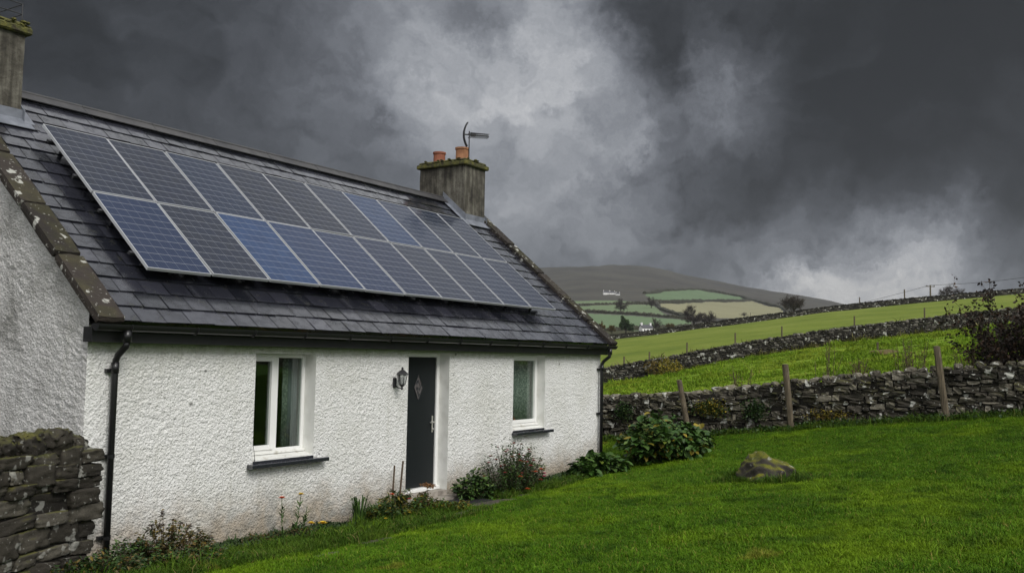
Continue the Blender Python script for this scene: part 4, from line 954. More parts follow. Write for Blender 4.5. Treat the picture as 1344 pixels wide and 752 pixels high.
stem_flower('marigold_plant', 'short stem with a low yellow flower, nearer the marigolds', 2.98, -.42, .17, .04, 'yellow', .06, 8)
stem_flower('marigold_plant', 'short stem with a big low yellow flower, right of the other low one', 3.16, -.46, .15, .03, 'yellow', .075, 8)
def strappy(name, label, x, y, n, h, spread, mat='leaf_green', wd=.018):
    z0 = ground_z(x, y); root = empty(name, (x, y, z0), label, 'plant'); L = Leaves()
    for k in range(n):
        th = rng.uniform(0, 6.28); rr = rng.random() ** .7; hh = h * rng.uniform(.55, 1.1); b0 = np.array((x + .10 * rr * math.cos(th), y + .08 * rr * math.sin(th), z0 - .02)); d = np.array((math.cos(th), math.sin(th), 0)); ln = spread * rng.uniform(.2, 1.)
        pts = [b0, b0 + d * ln * .15 + (0, 0, hh * .5), b0 + d * ln * .45 + (0, 0, hh * .9), b0 + d * ln + (0, 0, hh * rng.uniform(.7, 1.05))]; sx = np.array((-d[1], d[0], 0)); o = len(L.V)
        for p, q in zip(pts, (wd * .8, wd, wd * .8, .001)): L.V += [p - sx * q / 2, p + sx * q / 2]
        for i in range(3): L.F.append((o + 2 * i, o + 2 * i + 1, o + 2 * i + 3, o + 2 * i + 2))
        L.T += [rng.uniform(.1, .8)] * 8
    L.build('leaf_blade', M[mat], root); return root
strappy('strap_leaf_clump', 'upright sword-leaved green clump against the wall left of the canes', 4.02, -.36, 60, .44, .22)
strappy('strap_leaf_clump', 'lower arching green clump right of the sword-leaved one', 4.32, -.42, 60, .32, .30)
r, tips, b = bushy('flowering_clump', 'mixed green clump with an orange flower around the two canes', 'plant', (4.68, -.46), (.55, .30), .40, 2600, .085, .03, ['leaf_green', 'leaf_dark', 'leaf_yellow'], nstem=34)
flower(r, (4.42, -.6, .38), .045, M['fl_orange'], 10, 3); flower(r, (4.66, -.72, .30), .04, M['fl_red'], 9, 2); flower(r, (4.2, -.68, .08), .035, M['fl_yellow'], 9, 2); flower(r, (4.95, -.7, .22), .035, M['fl_rust'], 9, 2)
r, tips, b = bushy('sedum', 'upright plant with a flat rusty brown flower head before the door', 'plant', (5.30, -.55), (.27, .2), .36, 900, .06, .035, ['leaf_green', 'leaf_brown'], nstem=18)
for (q, w_) in (((5.24, -.6, .43), .11), ((5.42, -.5, .38), .06)):
    L = Leaves()
    for k in range(150): L.leaf(np.array(q) + np.clip(nrng.normal(0, 1, 3), -1.3, 1.3) * (w_ * .6, w_ * .6, .012), rv3(), np.array((0, 0, 1.)), .026, .02, rng.random())
    L.build('flower_head', M['fl_rust'], r)
bushy('border_plant', 'low pale green edging plant in front of the door step', 'plant', (5.5, -.86), (.5, .22), .20, 1500, .055, .03, ['leaf_green', 'leaf_yellow'])
bushy('leafy_plant', 'dark leafy plant just right of the door step', 'plant', (6.72, -.42), (.38, .27), .52, 1100, .085, .055, ['leaf_dark', 'leaf_green'], nstem=34, broad=True)
r, tips, b = bushy('flowering_bush', 'rounded bush dotted with red, orange and pink flowers below the farther window', 'bush', (7.72, -.52), (.82, .38), .95, 6500, .055, .028, ['leaf_green', 'leaf_dark', 'leaf_dark'], nstem=90, spread=1.05, shape=1.25)
for k, tp in enumerate(tips[:42]):
    mm = 'fl_red' if k % 4 else 'fl_rust'
    flower(r, tp + np.array((0, -.02, .02)), rng.uniform(.034, .05), M[mm], 8, 2)
for (x, z, mm) in ((7.42, .36, 'orange'), (7.7, .52, 'red'), (7.88, .40, 'orange'), (8.12, .42, 'orange'), (8.36, .32, 'pink'), (8.42, .26, 'pink'), (7.62, .14, 'orange'), (8.1, .24, 'red'), (7.5, .6, 'rust')): flower(r, (x, -.52 - .36 * math.sqrt(max(.1, 1 - ((x - 7.72) / .85) ** 2)), z), .055, M['fl_' + mm], 10, 3)
bushy('broad_leaf_plant', 'low broad-leaved green plant at the wall near the far corner', 'plant', (10.5, -.72), (.75, .36), .46, 900, .17, .12, ['leaf_broad', 'leaf_green'], nstem=30, broad=True)
bushy('broad_leaf_shrub', 'big mound of broad green leaves at the far corner of the house', 'shrub', (12.75, -1.15), (1.35, .9), .92, 4200, .17, .13, ['leaf_broad'] * 5 + ['leaf_green'] * 4 + ['leaf_yellow'], nstem=90, broad=True, droop=.25, shape=.8)
# growth on and behind the garden wall
def patch(name, label, cat, c, sz, n, ls, mats, lw=.7):
    root = empty(name, tuple(c), label, cat); Ls = [Leaves() for _ in mats]
    for k in range(n):
        p = np.array(c) + np.clip(nrng.normal(0, .45, 3), -1, 1) * np.array(sz); q = rng.randrange(len(mats)); d = rv3(); d[0] -= .8; Ls[q].leaf(p, d, rv3(), ls * rng.uniform(.6, 1.3), ls * lw, rng.random())
    for L, mm in zip(Ls, mats): L.build('foliage', M[mm], root)
    return root
patch('wall_fern', 'yellow-green growth hanging on the garden wall right of the tilted post', 'plant', (16.03, -.85, 1.2), (.07, .52, .20), 900, .06, ['leaf_yellow', 'ivy'])
patch('wall_fern', 'small mustard-coloured growth low on the wall right of the middle post', 'plant', (16.03, -3.7, 1.16), (.06, .55, .14), 420, .05, ['leaf_yellow', 'leaf_brown'])
patch('wall_ivy', 'dark ivy patch high on the wall between the two left posts', 'ivy', (16.05, -2.0, 1.2), (.06, .35, .28), 500, .06, ['ivy'])
patch('wall_ivy', 'dark ivy on the wall next to the far house corner', 'ivy', (16.05, 1.45, 1.0), (.06, .3, .25), 420, .06, ['ivy'])
for (y0, y1, n, lab) in ((1.9, -2.6, 1700, 'strip of low ivy at the wall foot between house and middle post'), (-2.8, -8.5, 1500, 'strip of low rough weeds at the wall foot right of the middle post')):
    root = empty('ground_ivy', (15.8, (y0 + y1) / 2, ground_z(15.8, (y0 + y1) / 2)), lab, 'ivy'); L = Leaves()
    for k in range(n):
        y = rng.uniform(y1, y0); x = 15.98 - abs(rng.gauss(0, .17)); p = np.array((x, y, ground_z(x, y) + abs(rng.gauss(0, .06)))); d = rv3(); d[0] -= .4; L.leaf(p, d, np.array((0, 0, 1.)) + .5 * rv3(), rng.uniform(.04, .10), .06, rng.random())
    L.build('foliage', M['ivy'], root)
def dry_stems(label, x, y, n, h, sp, mat='dead_stem', leafy=0, lm='leaf_brown'):
    z0 = float(FIELD(x, y)) + .1; root = empty('dry_weed', (x, y, z0), label, 'weed', 'dead weeds standing behind the garden wall'); st = MB(); L = Leaves()
    for k in range(n):
        th = rng.uniform(0, 6.28); rr = sp * rng.random(); b0 = np.array((x + .12 * rng.gauss(0, 1), y + .25 * sp * rng.gauss(0, 1), z0)); tip = b0 + np.array((rr * math.cos(th) * .5, rr * math.sin(th), h * rng.uniform(.5, 1.05))); md = (b0 + tip) / 2 + nrng.normal(0, .03, 3); st.tube([b0, md, tip], [.010, .008, .004], 5)
        for q in range(3): a = b0 + (tip - b0) * rng.uniform(.4, .95); st.tube([a, a + np.array((rng.gauss(0, .05), rng.gauss(0, .12), rng.uniform(.05, .22)))], [.005, .003], 4)
        for q in range(leafy): L.leaf(b0 + (tip - b0) * rng.uniform(.2, 1) + nrng.normal(0, .03, 3), rv3(), rv3(), .07, .03, rng.random())
    st.build('stem', M[mat], root)
    if leafy: L.build('foliage', M[lm], root)
dry_stems('bare branching dead weed rising right of the middle post', 16.95, -3.45, 9, 1.75, .45)
dry_stems('bushy brown dead weed midway between the middle and right posts', 16.95, -4.15, 26, 1.15, .25, leafy=8)
dry_stems('thin straw-coloured weeds left of the middle post', 16.95, -1.35, 16, 1.25, .35, leafy=4, lm='leaf_yellow')
dry_stems('reddish dead weeds close to the left of the right post', 16.95, -5.35, 30, 1.45, .40, leafy=7)
dry_stems('dead weeds between the right post and the dark bush', 16.95, -6.45, 18, 1.2, .35, leafy=5)
def branchy(name, label, cat, base, h, nmain, spread, mats, leafn, seed, leaf=(.08, .05), levels=3, r0=.03, group=None, bark='bark', twig=None):
    rg = random.Random(seed); root = empty(name, tuple(base), label, cat, group); st = MB(); L = Leaves(); tips = []
    def grow(p, d, l, r, lev):
        n = 3; pts = [p]; q = p.copy(); dd = d.copy()
        for i in range(n): dd = dd + np.array([rg.gauss(0, .13) for _ in range(3)]) + np.array((0, 0, .05)); dd /= np.linalg.norm(dd); q = q + dd * l / n; pts.append(q.copy())
        st.tube(pts, [r * (1 - .5 * i / n) for i in range(n + 1)], 6 if lev == 0 else 4, cap=False); tips.append((pts, dd, lev))
        if lev < levels:
            for k in range(rg.choice((3, 4)) + (lev == 0)):
                t = rg.uniform(.3, 1.); b = p + (q - p) * t if t < .95 else q; nd = dd + np.array([rg.gauss(0, .55) for _ in range(3)]); nd /= np.linalg.norm(nd); grow(pts[min(n, int(t * n) + (1 if t > .9 else 0))].copy(), nd, l * rg.uniform(.5, .8), r * .5, lev + 1)
    for i in range(nmain):
        th = 2 * math.pi * i / nmain + rg.uniform(-.3, .3); d = np.array((math.cos(th) * spread, math.sin(th) * spread, 1.)); d /= np.linalg.norm(d); grow(np.array(base, float) + d * .02, d, h * rg.uniform(.42, .6), r0, 0)
    st.build('branch', M[bark], root)
    out = [t for t in tips if t[2] >= levels - 1]
    for k in range(leafn):
        pts, dd, _ = rg.choice(out); p = pts[rg.randrange(1, len(pts))] + nrng.normal(0, .025, 3); L.leaf(p, rv3(), rv3(), leaf[0] * rg.uniform(.6, 1.2), leaf[1], rg.random())
    if leafn: L.build('foliage', M[mats], root)
    return root
bx, by = 17.35, -7.75
branchy('dark_bush', 'big dark red-leaved bush rising behind the wall at the right edge', 'bush', (bx, by, float(FIELD(bx, by)) + .1), 2.7, 17, .8, 'leaf_red', 12500, 5, (.09, .055), 3, .028)
branchy('dark_bush', 'second dark bush farther along behind the wall, past the right edge', 'bush', (17.4, -10.3, float(FIELD(17.4, -10.3))), 2.5, 12, .7, 'leaf_red', 3500, 9, (.075, .05), 3, .028)
bx, by = 61.5, 20.6
bushy_z = float(FIELD(bx, by))
root = empty('gorse_bush', (bx, by, bushy_z), 'yellowish brown bush in front of the field wall just beyond the house', 'bush'); L = Leaves(); L2 = Leaves()
for k in range(900):
    v = rv3() * rng.random() ** .4; p = np.array((bx - .9 + v[0] * 1.2, by - .6 + v[1] * 1.6, bushy_z + .55 + v[2] * .75)); (L if v[1] < .1 else L2).leaf(p, rv3(), rv3(), .22, .12, rng.random())
L.build('foliage', M['leaf_yellow'], root); L2.build('foliage', M['leaf_brown'], root)

# field posts along the bank behind the second wall, and the pole line on the skyline
def at_bearing(px, dep): b = bearing(px); return CAM[:2] + b * dep
def thin_post(px, dep, h, r, label, group, name='fence_post', cat='fence post', mat='wood'):
    x, y = at_bearing(px, dep); z = float(FIELD(x, y)); m = MB(); m.tube([(x, y, z - .3), (x, y, z + h)], r, 7); return tag(m.build(name, M[mat]), label, cat, group), (x, y, z)
GF = 'slim posts on the bank behind the field wall'
for (px, dep, h, lab) in ((820, 80, 1.5, 'first slim post beyond the house corner, on the bank'), (853, 84, 1.3, 'second slim post beyond the house, slightly shorter'), (902, 86, 1.5, 'slim post on the bank above the tilted garden post'), (965, 87, 1.7, 'slim post on the bank left of the middle garden post'),
                         (1026, 88, 1.7, 'slim post on the bank right above the middle garden post'), (1121, 90, 1.8, 'slim post below the bare round skyline tree, to its right'), (1213, 92, 1.8, 'rightmost slim post, on the bank below the utility pole')): thin_post(px, dep, h, .07, lab, GF)
GU = 'short posts on the skyline wall'
thin_post(1128, 203, 2.6, .12, 'short skyline post left of the taller one', GU); thin_post(1187, 205, 3.4, .14, 'short skyline post nearest the utility pole', GU)
def pole(px, dep, h, label):
    x, y = at_bearing(px, dep); z = float(FIELD(x, y)); root = empty('utility_pole', (x, y, z), label, 'utility pole', 'wooden poles of the overhead line'); m = MB(); m.tube([(x, y, z - 1), (x, y, z + h)], [.22, .16], 8); m.build('pole', M['wood'], root)
    m = MB(); e = AX_R * (1, 1, 0); m.obox((x, y, z + h - .35), e * 1.1, np.array((-e[1], e[0], 0)) * .08, (0, 0, .09)); m.build('crossarm', M['wood'], root)
    for k in (-.95, 0, .95): i_ = MB(); i_.lathe((x + e[0] * k, y + e[1] * k, z + h - .26), [(.07, 0), (.09, .1), (.04, .22)], 8); i_.build('insulator', M['dark_metal'], root)
    return np.array((x, y, z + h))
pa = pole(1221, 232, 5.4, 'utility pole with crossarm standing on the skyline')
pb = pole(1560, 200, 8.5, 'utility pole farther right along the line'); x, y = at_bearing(900, 420); pc = np.array((x, y, 11.))
x, y = at_bearing(930, 560); pz = hill_pt(930, .25)
pc = hill_pt(985, .3) + np.array((0, 0, 8.))
m = MB(); m.tube([pc - (0, 0, 12), pc], [.25, .18], 8); tag(m.build('utility_pole', M['wood']), 'distant pole of the line down on the hillside behind the round tree', 'utility pole', 'wooden poles of the overhead line')
for (a, b, s, lab) in ((pa, pb, 2.0, 'thin overhead wire running right from the skyline pole'), (pc, pa, 4.0, 'thin overhead wire sagging left from the skyline pole')):
    m = MB(); m.tube([a * (1 - t) + b * t - np.array((0, 0, 4 * s * t * (1 - t))) for t in np.linspace(0, 1, 24)], .045, 5, cap=False); tag(m.build('power_line', M['cable']), lab, 'wire')
# small brown heap and stub in the meadow
x, y = at_bearing(1160, 62); z = float(FIELD(x, y)); m = MB(); V, F = cube_shell(6); V = V / np.linalg.norm(V, axis=1)[:, None]
m.add([np.array((x, y, z)) + v * (1.4, 1.0, .28) * (1 + .25 * noise.noise(Vector(v * 2))) for v in V], F, .5); tag(m.build('bracken_heap', M['leaf_brown'], smooth=True), 'flattened brown heap of dead bracken in the meadow', 'heap')
x, y = at_bearing(1151, 64); z = float(FIELD(x, y)); m = MB(); m.tube([(x, y, z - .2), (x, y, z + .7)], .06, 6); tag(m.build('fence_post', M['wood']), 'pale stub of post beside the brown heap in the meadow', 'fence post')

# ------------------------------------------------------------------ distant trees, hedges, farms
def far_tree(px, base, h, wd, label, seed, twigs_=1500, round_=1.0, mat='twig', leafy=False):
    twigs = twigs_ * 3; rg = random.Random(seed); base = np.array(base); root = empty('bare_tree', tuple(base), label, 'tree', 'distant leafless trees'); st = MB(); L = Leaves()
    th_ = h * .24; st.tube([base - (0, 0, 1.5), base + (0, 0, th_ * .5), base + np.array((rg.gauss(0, .1), rg.gauss(0, .1), th_ * 1.2))], [h * .045, h * .036, h * .03], 8)
    ends = []
    for k in range(16):
        th = 2 * math.pi * k / 16 * 2.4; el = rg.uniform(.15, 1.35); d = np.array((math.cos(th) * math.cos(el), math.sin(th) * math.cos(el), math.sin(el))); l = 1 / math.sqrt((math.cos(el) / (wd / 2)) ** 2 + (math.sin(el) / (h * .72)) ** 2) * rg.uniform(.8, 1.0); p0 = base + (0, 0, th_ * rg.uniform(.7, 1.2)); p1 = p0 + d * l * .5 + (0, 0, .06 * h); p2 = p0 + d * l
        st.tube([p0, p1, p2], [h * .016, h * .010, h * .003], 5, cap=False); ends.append((p0, p1, p2))
        for q in range(7):
            t = rg.uniform(.3, .9); a = p0 + (p2 - p0) * t; dd = d + np.array([rg.gauss(0, .6) for _ in range(3)]); dd /= np.linalg.norm(dd); b = a + dd * l * rg.uniform(.15, .35); st.tube([a, b], [h * .006, h * .002], 4, cap=False); ends.append((a, (a + b) / 2, b))
    st.build('trunk', M['bark'], root)
    for k in range(twigs):
        a, m_, b = rg.choice(ends); t = rg.uniform(.35, 1.); p = a + (b - a) * t + np.array([rg.gauss(0, 1) for _ in range(3)]) * wd * .03; d = (b - a) / (np.linalg.norm(b - a) + 1e-6) + np.array([rg.gauss(0, .6) for _ in range(3)])
        if leafy: L.leaf(p, d, rv3(), h * .07, h * .045, rg.random())
        else: L.leaf(p, d, rv3(), h * rg.uniform(.06, .12), h * .010, rg.random(), fold=0)
    L.build('crown', M[mat], root); return root
def field_base(px, dep): x, y = at_bearing(px, dep); return (x, y, float(FIELD(x, y)))
def px_z(px, py, dep): b = at_bearing(px, dep); return (b[0], b[1], CAM[2] + dep / 1234.27 * (horizon(px) - py))
far_tree(0, px_z(1042, 414, 262), 5.9, 8.2, 'round bare tree standing alone behind the skyline wall', 1, 2600)
far_tree(0, px_z(911, 430, 430), 11.8, 10.5, 'taller of the two bare trees below the straw-coloured field', 2, 1500)
far_tree(0, px_z(931, 430, 435), 8.0, 8.6, 'smaller bare tree touching the right of the taller one', 3, 1300)
far_tree(0, tuple(hill_pt(815, wv_of(815, 411))), 13, 11, 'hazy tree on the hedge left of the small clump', 4, 900)
far_tree(0, tuple(hill_pt(855, wv_of(855, 406))), 12, 11, 'hazy clump tree at the left tip of the straw-coloured field', 5, 900)
far_tree(0, px_z(822, 439, 420), 8.5, 7.5, 'dense small tree left of the white farmhouse', 6, 1300, leafy=True, mat='leaf_dark')
far_tree(0, px_z(861, 434, 425), 6.0, 6.5, 'small bare tree right of the white farmhouse', 7, 1000)
far_tree(0, px_z(1243, 391, 330), 4.6, 6.6, 'left and larger of two bare trees beyond the skyline wall', 8, 1500)
far_tree(0, px_z(1259, 389, 332), 3.4, 5.0, 'right and smaller of two bare trees beyond the skyline wall', 9, 1000)
far_tree(0, px_z(788, 437, 420), 5.0, 6, 'low scrubby tree showing past the verge of the roof', 10, 900, leafy=True, mat='leaf_brown')
far_tree(0, px_z(804, 437, 424), 3.6, 5, 'low brown scrub tree left of the dense small tree', 12, 900, leafy=True, mat='leaf_brown')
far_tree(0, px_z(880, 433, 430), 3.4, 5, 'low scrubby tree between farmhouse and the tall bare tree', 11, 800, leafy=True, mat='leaf_brown')
far_tree(0, tuple(hill_pt(977, wv_of(977, 417))), 4.5, 12, 'low wide scrub tree below the straw-coloured field', 14, 900)
def hedge(pts, h, wd, label):
    m = MB(); P_ = []
    for (a, b) in zip(pts, pts[1:]):
        n = max(2, int(math.hypot(b[0] - a[0], b[1] - a[1]) / 1.2))
        for i in range(n): t = i / n; px = a[0] + (b[0] - a[0]) * t; py = a[1] + (b[1] - a[1]) * t; P_.append(hill_pt(px, wv_of(px, py)))
    P_.append(hill_pt(pts[-1][0], wv_of(*pts[-1]))); V = []; F = []
    for i, p in enumerate(P_):
        e = P_[min(i + 1, len(P_) - 1)] - P_[max(i - 1, 0)]; e[2] = 0; e /= np.linalg.norm(e); nn = np.array((-e[1], e[0], 0)); hh = h * rng.uniform(.6, 1.25); ww = wd * rng.uniform(.7, 1.2)
        V += [p - nn * ww - (0, 0, 1.5), p - nn * ww * .8 + (0, 0, hh * .75), p + (0, 0, hh), p + nn * ww * .8 + (0, 0, hh * .75), p + nn * ww - (0, 0, 1.5)]
    for i in range(len(P_) - 1):
        for k in range(4): F.append((i * 5 + k, i * 5 + k + 1, i * 5 + 6 + k, i * 5 + 5 + k))
    F += [(0, 1, 2, 3, 4), tuple(len(V) - 1 - k for k in range(5))]
    m.add(V, F); return tag(m.build('hedge', M['hedge']), label, 'hedge', 'hedges dividing the hillside fields')
hedge([(745, 410.5), (770, 410), (831, 413.5), (905, 419.5)], 2.4, 2.0, 'long low hedge above the lowest green field')
hedge([(861, 398), (867, 407.5), (884, 413), (908, 419)], 3.0, 2.2, 'hedge curving down the left side of the straw-coloured field')
hedge([(861, 397.7), (918, 396.2), (987, 395.3)], 3.0, 2.5, 'hedge between the straw-coloured field and the green field above')
hedge([(740, 403.6), (767, 402.8), (815, 401), (861, 400)], 3.0, 2.5, 'hedge above the middle pale field on the left')
hedge([(846, 386.6), (870, 382.5), (915, 381), (938, 383.5)], 3.5, 3, 'highest hedge, along the top of the upper green field')
hedge([(938, 383.5), (975, 390.8), (990, 396), (1025, 404), (1036, 412)], 3.5, 3, 'hedge descending the right side of the fields')
hedge([(750, 434), (800, 436), (905, 431), (985, 419), (1030, 412.5)], 2.2, 2.2, 'lowest hedge along the valley bottom')
def farm(px, py, dep_z, wd, h, label, rot=.3, chim=True):
    c = np.array(dep_z); root = empty('farmhouse', tuple(c), label, 'house'); e = AX_R * (1, 1, 0); e = e / np.linalg.norm(e); e = np.array((e[0] * math.cos(rot) - e[1] * math.sin(rot), e[0] * math.sin(rot) + e[1] * math.cos(rot), 0)); f = np.array((-e[1], e[0], 0)); d = wd * .45; m = MB()
    w2 = wd / 2; P_ = [(-w2, -d / 2, -2), (w2, -d / 2, -2), (w2, d / 2, -2), (-w2, d / 2, -2), (-w2, -d / 2, h), (w2, -d / 2, h), (w2, d / 2, h), (-w2, d / 2, h), (-w2, 0, h + d * .42), (w2, 0, h + d * .42)]
    L_ = lambda p: c + e * p[0] + f * p[1] + np.array((0, 0, p[2]))
    m.add([L_(p) for p in P_], [(0, 1, 5, 4), (1, 2, 6, 9, 5), (2, 3, 7, 6), (3, 0, 4, 8, 7)]); m.build('wall', M['farwall'], root)
    r = MB()
    for sg in (-1, 1):
        a = [(-w2 - .3, sg * (d / 2 + .3), h - .2), (w2 + .3, sg * (d / 2 + .3), h - .2), (w2 + .3, 0, h + d * .42 + .1), (-w2 - .3, 0, h + d * .42 + .1)]; r.add([L_(p) for p in a] + [L_((p[0], p[1], p[2] + .18)) for p in a], [(0, 1, 2, 3), (4, 5, 6, 7), (0, 1, 5, 4), (1, 2, 6, 5), (3, 0, 4, 7)])
    rr = r.build('roof', M['farroof'], root)
    if chim:
        q = MB()
        for k in (-w2 + .4, w2 - .4): q.obox(L_((k, 0, h + d * .42 + .4)), e * .35, f * .4, (0, 0, .7))
        q.build('chimney', M['farwall'], rr)
    for k in (-.28, .05, .33):
        q = MB(); q.obox(L_((k * wd, -d / 2 - .02, h * .55)), e * wd * .045, f * .03, (0, 0, h * .18)); q.build('window', M['farwin'], root)
farm(0, 0, px_z(848, 438, 415), 5.6, 2.6, 'small white farmhouse among trees in the valley', .5)
farm(0, 0, tuple(hill_pt(796, wv_of(796, 387))), 8, 2.6, 'left and nearer white farm building on the far hillside', .2)
farm(0, 0, tuple(hill_pt(803.5, wv_of(803.5, 387))), 7, 2.3, 'middle white farm building on the far hillside', .35)
farm(0, 0, tuple(hill_pt(811, wv_of(811, 388))), 5, 2.0, 'right and smallest white farm building on the far hillside', -.2)

# ------------------------------------------------------------------ grass
def clump(name, n, rad, h, wd, mat, lean=.5):
    L = Leaves()
    for k in range(n):
        th = rng.uniform(0, 6.28); rr = rad * math.sqrt(rng.random()); p = np.array((rr * math.cos(th), rr * math.sin(th), -.01)); a = rng.uniform(0, 6.28); hh = h * rng.uniform(.5, 1.15)
        L.blade(p, np.array((math.cos(a), math.sin(a), 0)), hh, wd * rng.uniform(.7, 1.3), hh * lean * rng.uniform(.1, 1.3), float(np.clip(rng.gauss(.45, .2), 0, .97)) if rng.random() > .03 else 1.0)
    m = MB(); m.V = [tuple(v) for v in L.V]; m.F = L.F; m.T = L.T; m.M = [0] * len(L.F); me = bpy.data.meshes.new(name); me.from_pydata(m.V, [], m.F); me.materials.append(mat); at = me.attributes.new('tone', 'FLOAT', 'POINT'); at.data.foreach_set('value', np.array(m.T, np.float32)); me.update()
    return bpy.data.objects.new(name, me)
def scatter(name, XY, Zf, src, smin, smax, tilt, label=None, dens=None):
    """one 'stuff' object: points carry clumps of blades through geometry nodes"""
    P_ = np.array([(a, b, Zf(a, b)) for a, b in XY]); me = bpy.data.meshes.new(name); me.from_pydata(P_.tolist(), [], []); me.update(); o = bpy.data.objects.new(name, me); COL.objects.link(o); tag(o, kind='stuff')
    sc = np.array([dens(a, b) if dens else 1. for a, b in XY], np.float32) * (nrng.uniform(smin, smax, len(P_)) * np.where(nrng.random(len(P_)) < .035, 1.75, 1.)).astype(np.float32); at = me.attributes.new('size', 'FLOAT', 'POINT'); at.data.foreach_set('value', sc)
    ng = bpy.data.node_groups.new(name + '_scatter', 'GeometryNodeTree'); ng.interface.new_socket('Geometry', in_out='INPUT', socket_type='NodeSocketGeometry'); ng.interface.new_socket('Geometry', in_out='OUTPUT', socket_type='NodeSocketGeometry')
    N = ng.nodes; gi = N.new('NodeGroupInput'); go = N.new('NodeGroupOutput'); m2p = N.new('GeometryNodeMeshToPoints'); ip = N.new('GeometryNodeInstanceOnPoints'); oi = N.new('GeometryNodeObjectInfo'); oi.inputs[0].default_value = src
    rr = N.new('FunctionNodeRandomValue'); rr.data_type = 'FLOAT_VECTOR'; rr.inputs[0].default_value = (-tilt, -tilt, 0); rr.inputs[1].default_value = (tilt, tilt, 6.283); sz = N.new('GeometryNodeInputNamedAttribute'); sz.data_type = 'FLOAT'; sz.inputs[0].default_value = 'size'
    Lk = ng.links; Lk.new(gi.outputs[0], m2p.inputs[0]); Lk.new(m2p.outputs[0], ip.inputs['Points']); Lk.new(oi.outputs['Geometry'], ip.inputs['Instance']); Lk.new(rr.outputs[0], ip.inputs['Rotation']); Lk.new(sz.outputs[0], ip.inputs['Scale']); Lk.new(ip.outputs[0], go.inputs[0])
    md = o.modifiers.new('scatter', 'NODES'); md.node_group = ng
    return o
def in_view(x, y, pad=420):
    d = np.stack([x - CAM[0], y - CAM[1]], -1); f_ = d @ AX_F[:2]; r_ = d @ AX_R[:2]; px = 672 + 1234.27 * r_ / np.maximum(f_, .01); return (f_ > 2.5) & (px > -pad) & (px < 1344 + pad), f_
def lawn_ok(x, y): return (x < 16.0) & ((y < -.12) | (x > 12.05) | (x < -.2)) & (y < 3)
def hits(x, y):
    s = (y > -.75) & (x > 5.55) & (x < 6.8)
    for (a, b, c_, d_) in ((1.85, -1.85, .24, .10), (2.95, -1.62, .28, .11), (4.15, -1.42, .22, .08), (5.3, -1.22, .36, .18), (6.55, -.98, .42, .17), (7.45, -.86, .24, .09)): s |= (np.abs(x - a) < c_) & (np.abs(y - b) < d_)
    return s
short = [clump('grass_clump', 46, .075, .040, .0042, M['grass_blade'], .8) for _ in range(3)]
M['long_blade'] = material('long_blade', turf_fn([(.05, (.018, .045, .004)), (.5, (.042, .090, .006)), (.9, (.085, .135, .010)), (1, (.2, .16, .06))], (.07, .12, .008), (.014, .032, .004), .8), rough=.7)
longc = [clump('long_grass_clump', 40, .10, .13, .006, M['long_blade'], .7) for _ in range(2)]
A = nrng.uniform((-5.5, -19), (16.1, 2.6), (440000, 2)); x, y = A[:, 0], A[:, 1]; vis, dep = in_view(x, y)
keep = vis & lawn_ok(x, y) & ~hits(x, y) & (nrng.random(len(x)) < np.clip(1.25 - dep / 30, .45, 1)) & ~((y > -.55) & (x > -.2) & (x < 12) & (nrng.random(len(x)) < .75))
A = A[keep]; _w = (A[:, 0] > 5.0) & (A[:, 0] < 8.3) & (A[:, 1] > -1.2 + .12 * np.sin(A[:, 0] * 3)) & (nrng.random(len(A)) < .62); A = A[~_w]; print('lawn clumps', len(A))
def lsize(a, b): return 1.0 + .35 * noise.noise(Vector((a * .7, b * .7, 0))) + .25 * noise.noise(Vector((a * 2.3, b * 2.3, 4))) + (.5 if -1.3 < b < -.4 and a < 5.6 else 0)
for i in range(3): scatter('lawn_grass', A[i::3], ground_z, short[i], .7, 1.25, .3, dens=lsize)
B = []
for k in range(5200):                                                         # uncut edges: house border, wall foot, round the boulder
    u = rng.random()
    if u < .42: B.append((rng.uniform(-.6, 5.6), -rng.uniform(.55, 1.5)))
    elif u < .75: B.append((15.95 - abs(rng.gauss(0, .16)), rng.uniform(-9.5, 2.3)))
    elif u < .87: th = rng.uniform(0, 6.28); q = 1.0 + abs(rng.gauss(0, .28)); v = er * .42 * q * math.cos(th) + ef * .36 * q * math.sin(th); B.append((8.36 + v[0] * 1.15, -4.77 + v[1] * 1.15))
    else: B.append((rng.uniform(7, 12), -rng.uniform(.45, .9)))
B = np.array(B); B = B[~hits(B[:, 0], B[:, 1])]
for i in range(2): scatter('long_grass', B[i::2], ground_z, longc[i], .5, 1.25, .35, dens=lambda a, b: max(.25, .95 + 2.2 * noise.noise(Vector((a * 2.4, b * 2.4, 2)))) if math.hypot(a - 8.36, b + 4.77) < 1. else 1.)
gc = clump('leaf_clump', 40, .10, .11, .028, M['leaf_dark'], 1.3)
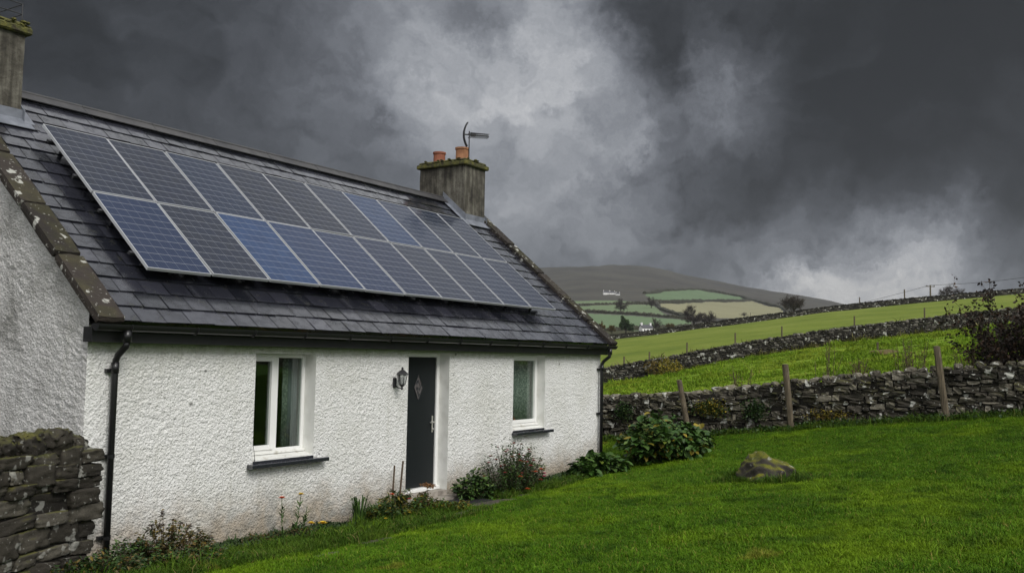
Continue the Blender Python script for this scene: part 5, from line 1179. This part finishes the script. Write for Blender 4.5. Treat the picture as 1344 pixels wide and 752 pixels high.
B2 = [(rng.uniform(-.6, 12.0), -rng.uniform(.06, .30) - (.35 * rng.random() if rng.random() < .5 else 0)) for k in range(1500)]; B2 = np.array([q for q in B2 if not (5.3 < q[0] < 6.75) and noise.noise(Vector((q[0] * 1.1, 3, 1))) > -.25])
scatter('ground_cover', B2, ground_z, gc, .5, 1.2, .3)
mc = [clump('meadow_clump', 30, .22, .16, .022, M['meadow_blade'], 1.0), clump('meadow_clump', 44, .30, .26, .028, M['meadow_blade'], .9)]
v = nrng.random(52000); u = nrng.random(52000) ** .9
Q = np.array([lineA(a) * (1 - b) + lineB(a) * b for a, b in zip(v, u)]); vis, dep = in_view(Q[:, 0], Q[:, 1], 420); Q = Q[vis & (dep > 22)]
dn = np.array([noise.noise(Vector((a * .28, b * .28, 0))) for a, b in Q]); fz = lambda a, b: float(FIELD(a, b))
scatter('meadow_grass', Q[::2], fz, mc[0], .6, 1.3, .3); Q2 = Q[1::2][dn[1::2] > .12]; scatter('meadow_tufts', Q2, fz, mc[1], .6, 1.3, .3)
v = nrng.random(9000); u = nrng.random(9000); Q = np.array([lineB(a) * (1 - b) + lineB2(a) * b for a, b in zip(v, u)]); vis, dep = in_view(Q[:, 0], Q[:, 1], 420); Q = Q[vis]
rc = clump('rough_clump', 40, .4, .5, .05, leaf_mat('rough_blade', [(.1, (.06, .055, .018)), (.5, (.10, .10, .025)), (.9, (.16, .14, .05)), (1, (.22, .18, .08))]), .8); scatter('rough_grass', Q, fz, rc, .6, 1.3, .3)

# ------------------------------------------------------------------ air
hz = MB(); hz.box((-3500, -3500, -12), (3500, 3500, 262)); m = bpy.data.materials.new('haze'); m.use_nodes = True; t = NT(m.node_tree); m.node_tree.nodes.clear()
pv = t.new('ShaderNodeVolumePrincipled'); pv.inputs['Color'].default_value = (.86, .90, .94, 1); pv.inputs['Density'].default_value = .00017; pv.inputs['Anisotropy'].default_value = .65; o_ = t.new('ShaderNodeOutputMaterial'); t.l.new(pv.outputs[0], o_.inputs['Volume'])
tag(hz.build('haze', m), kind='stuff')
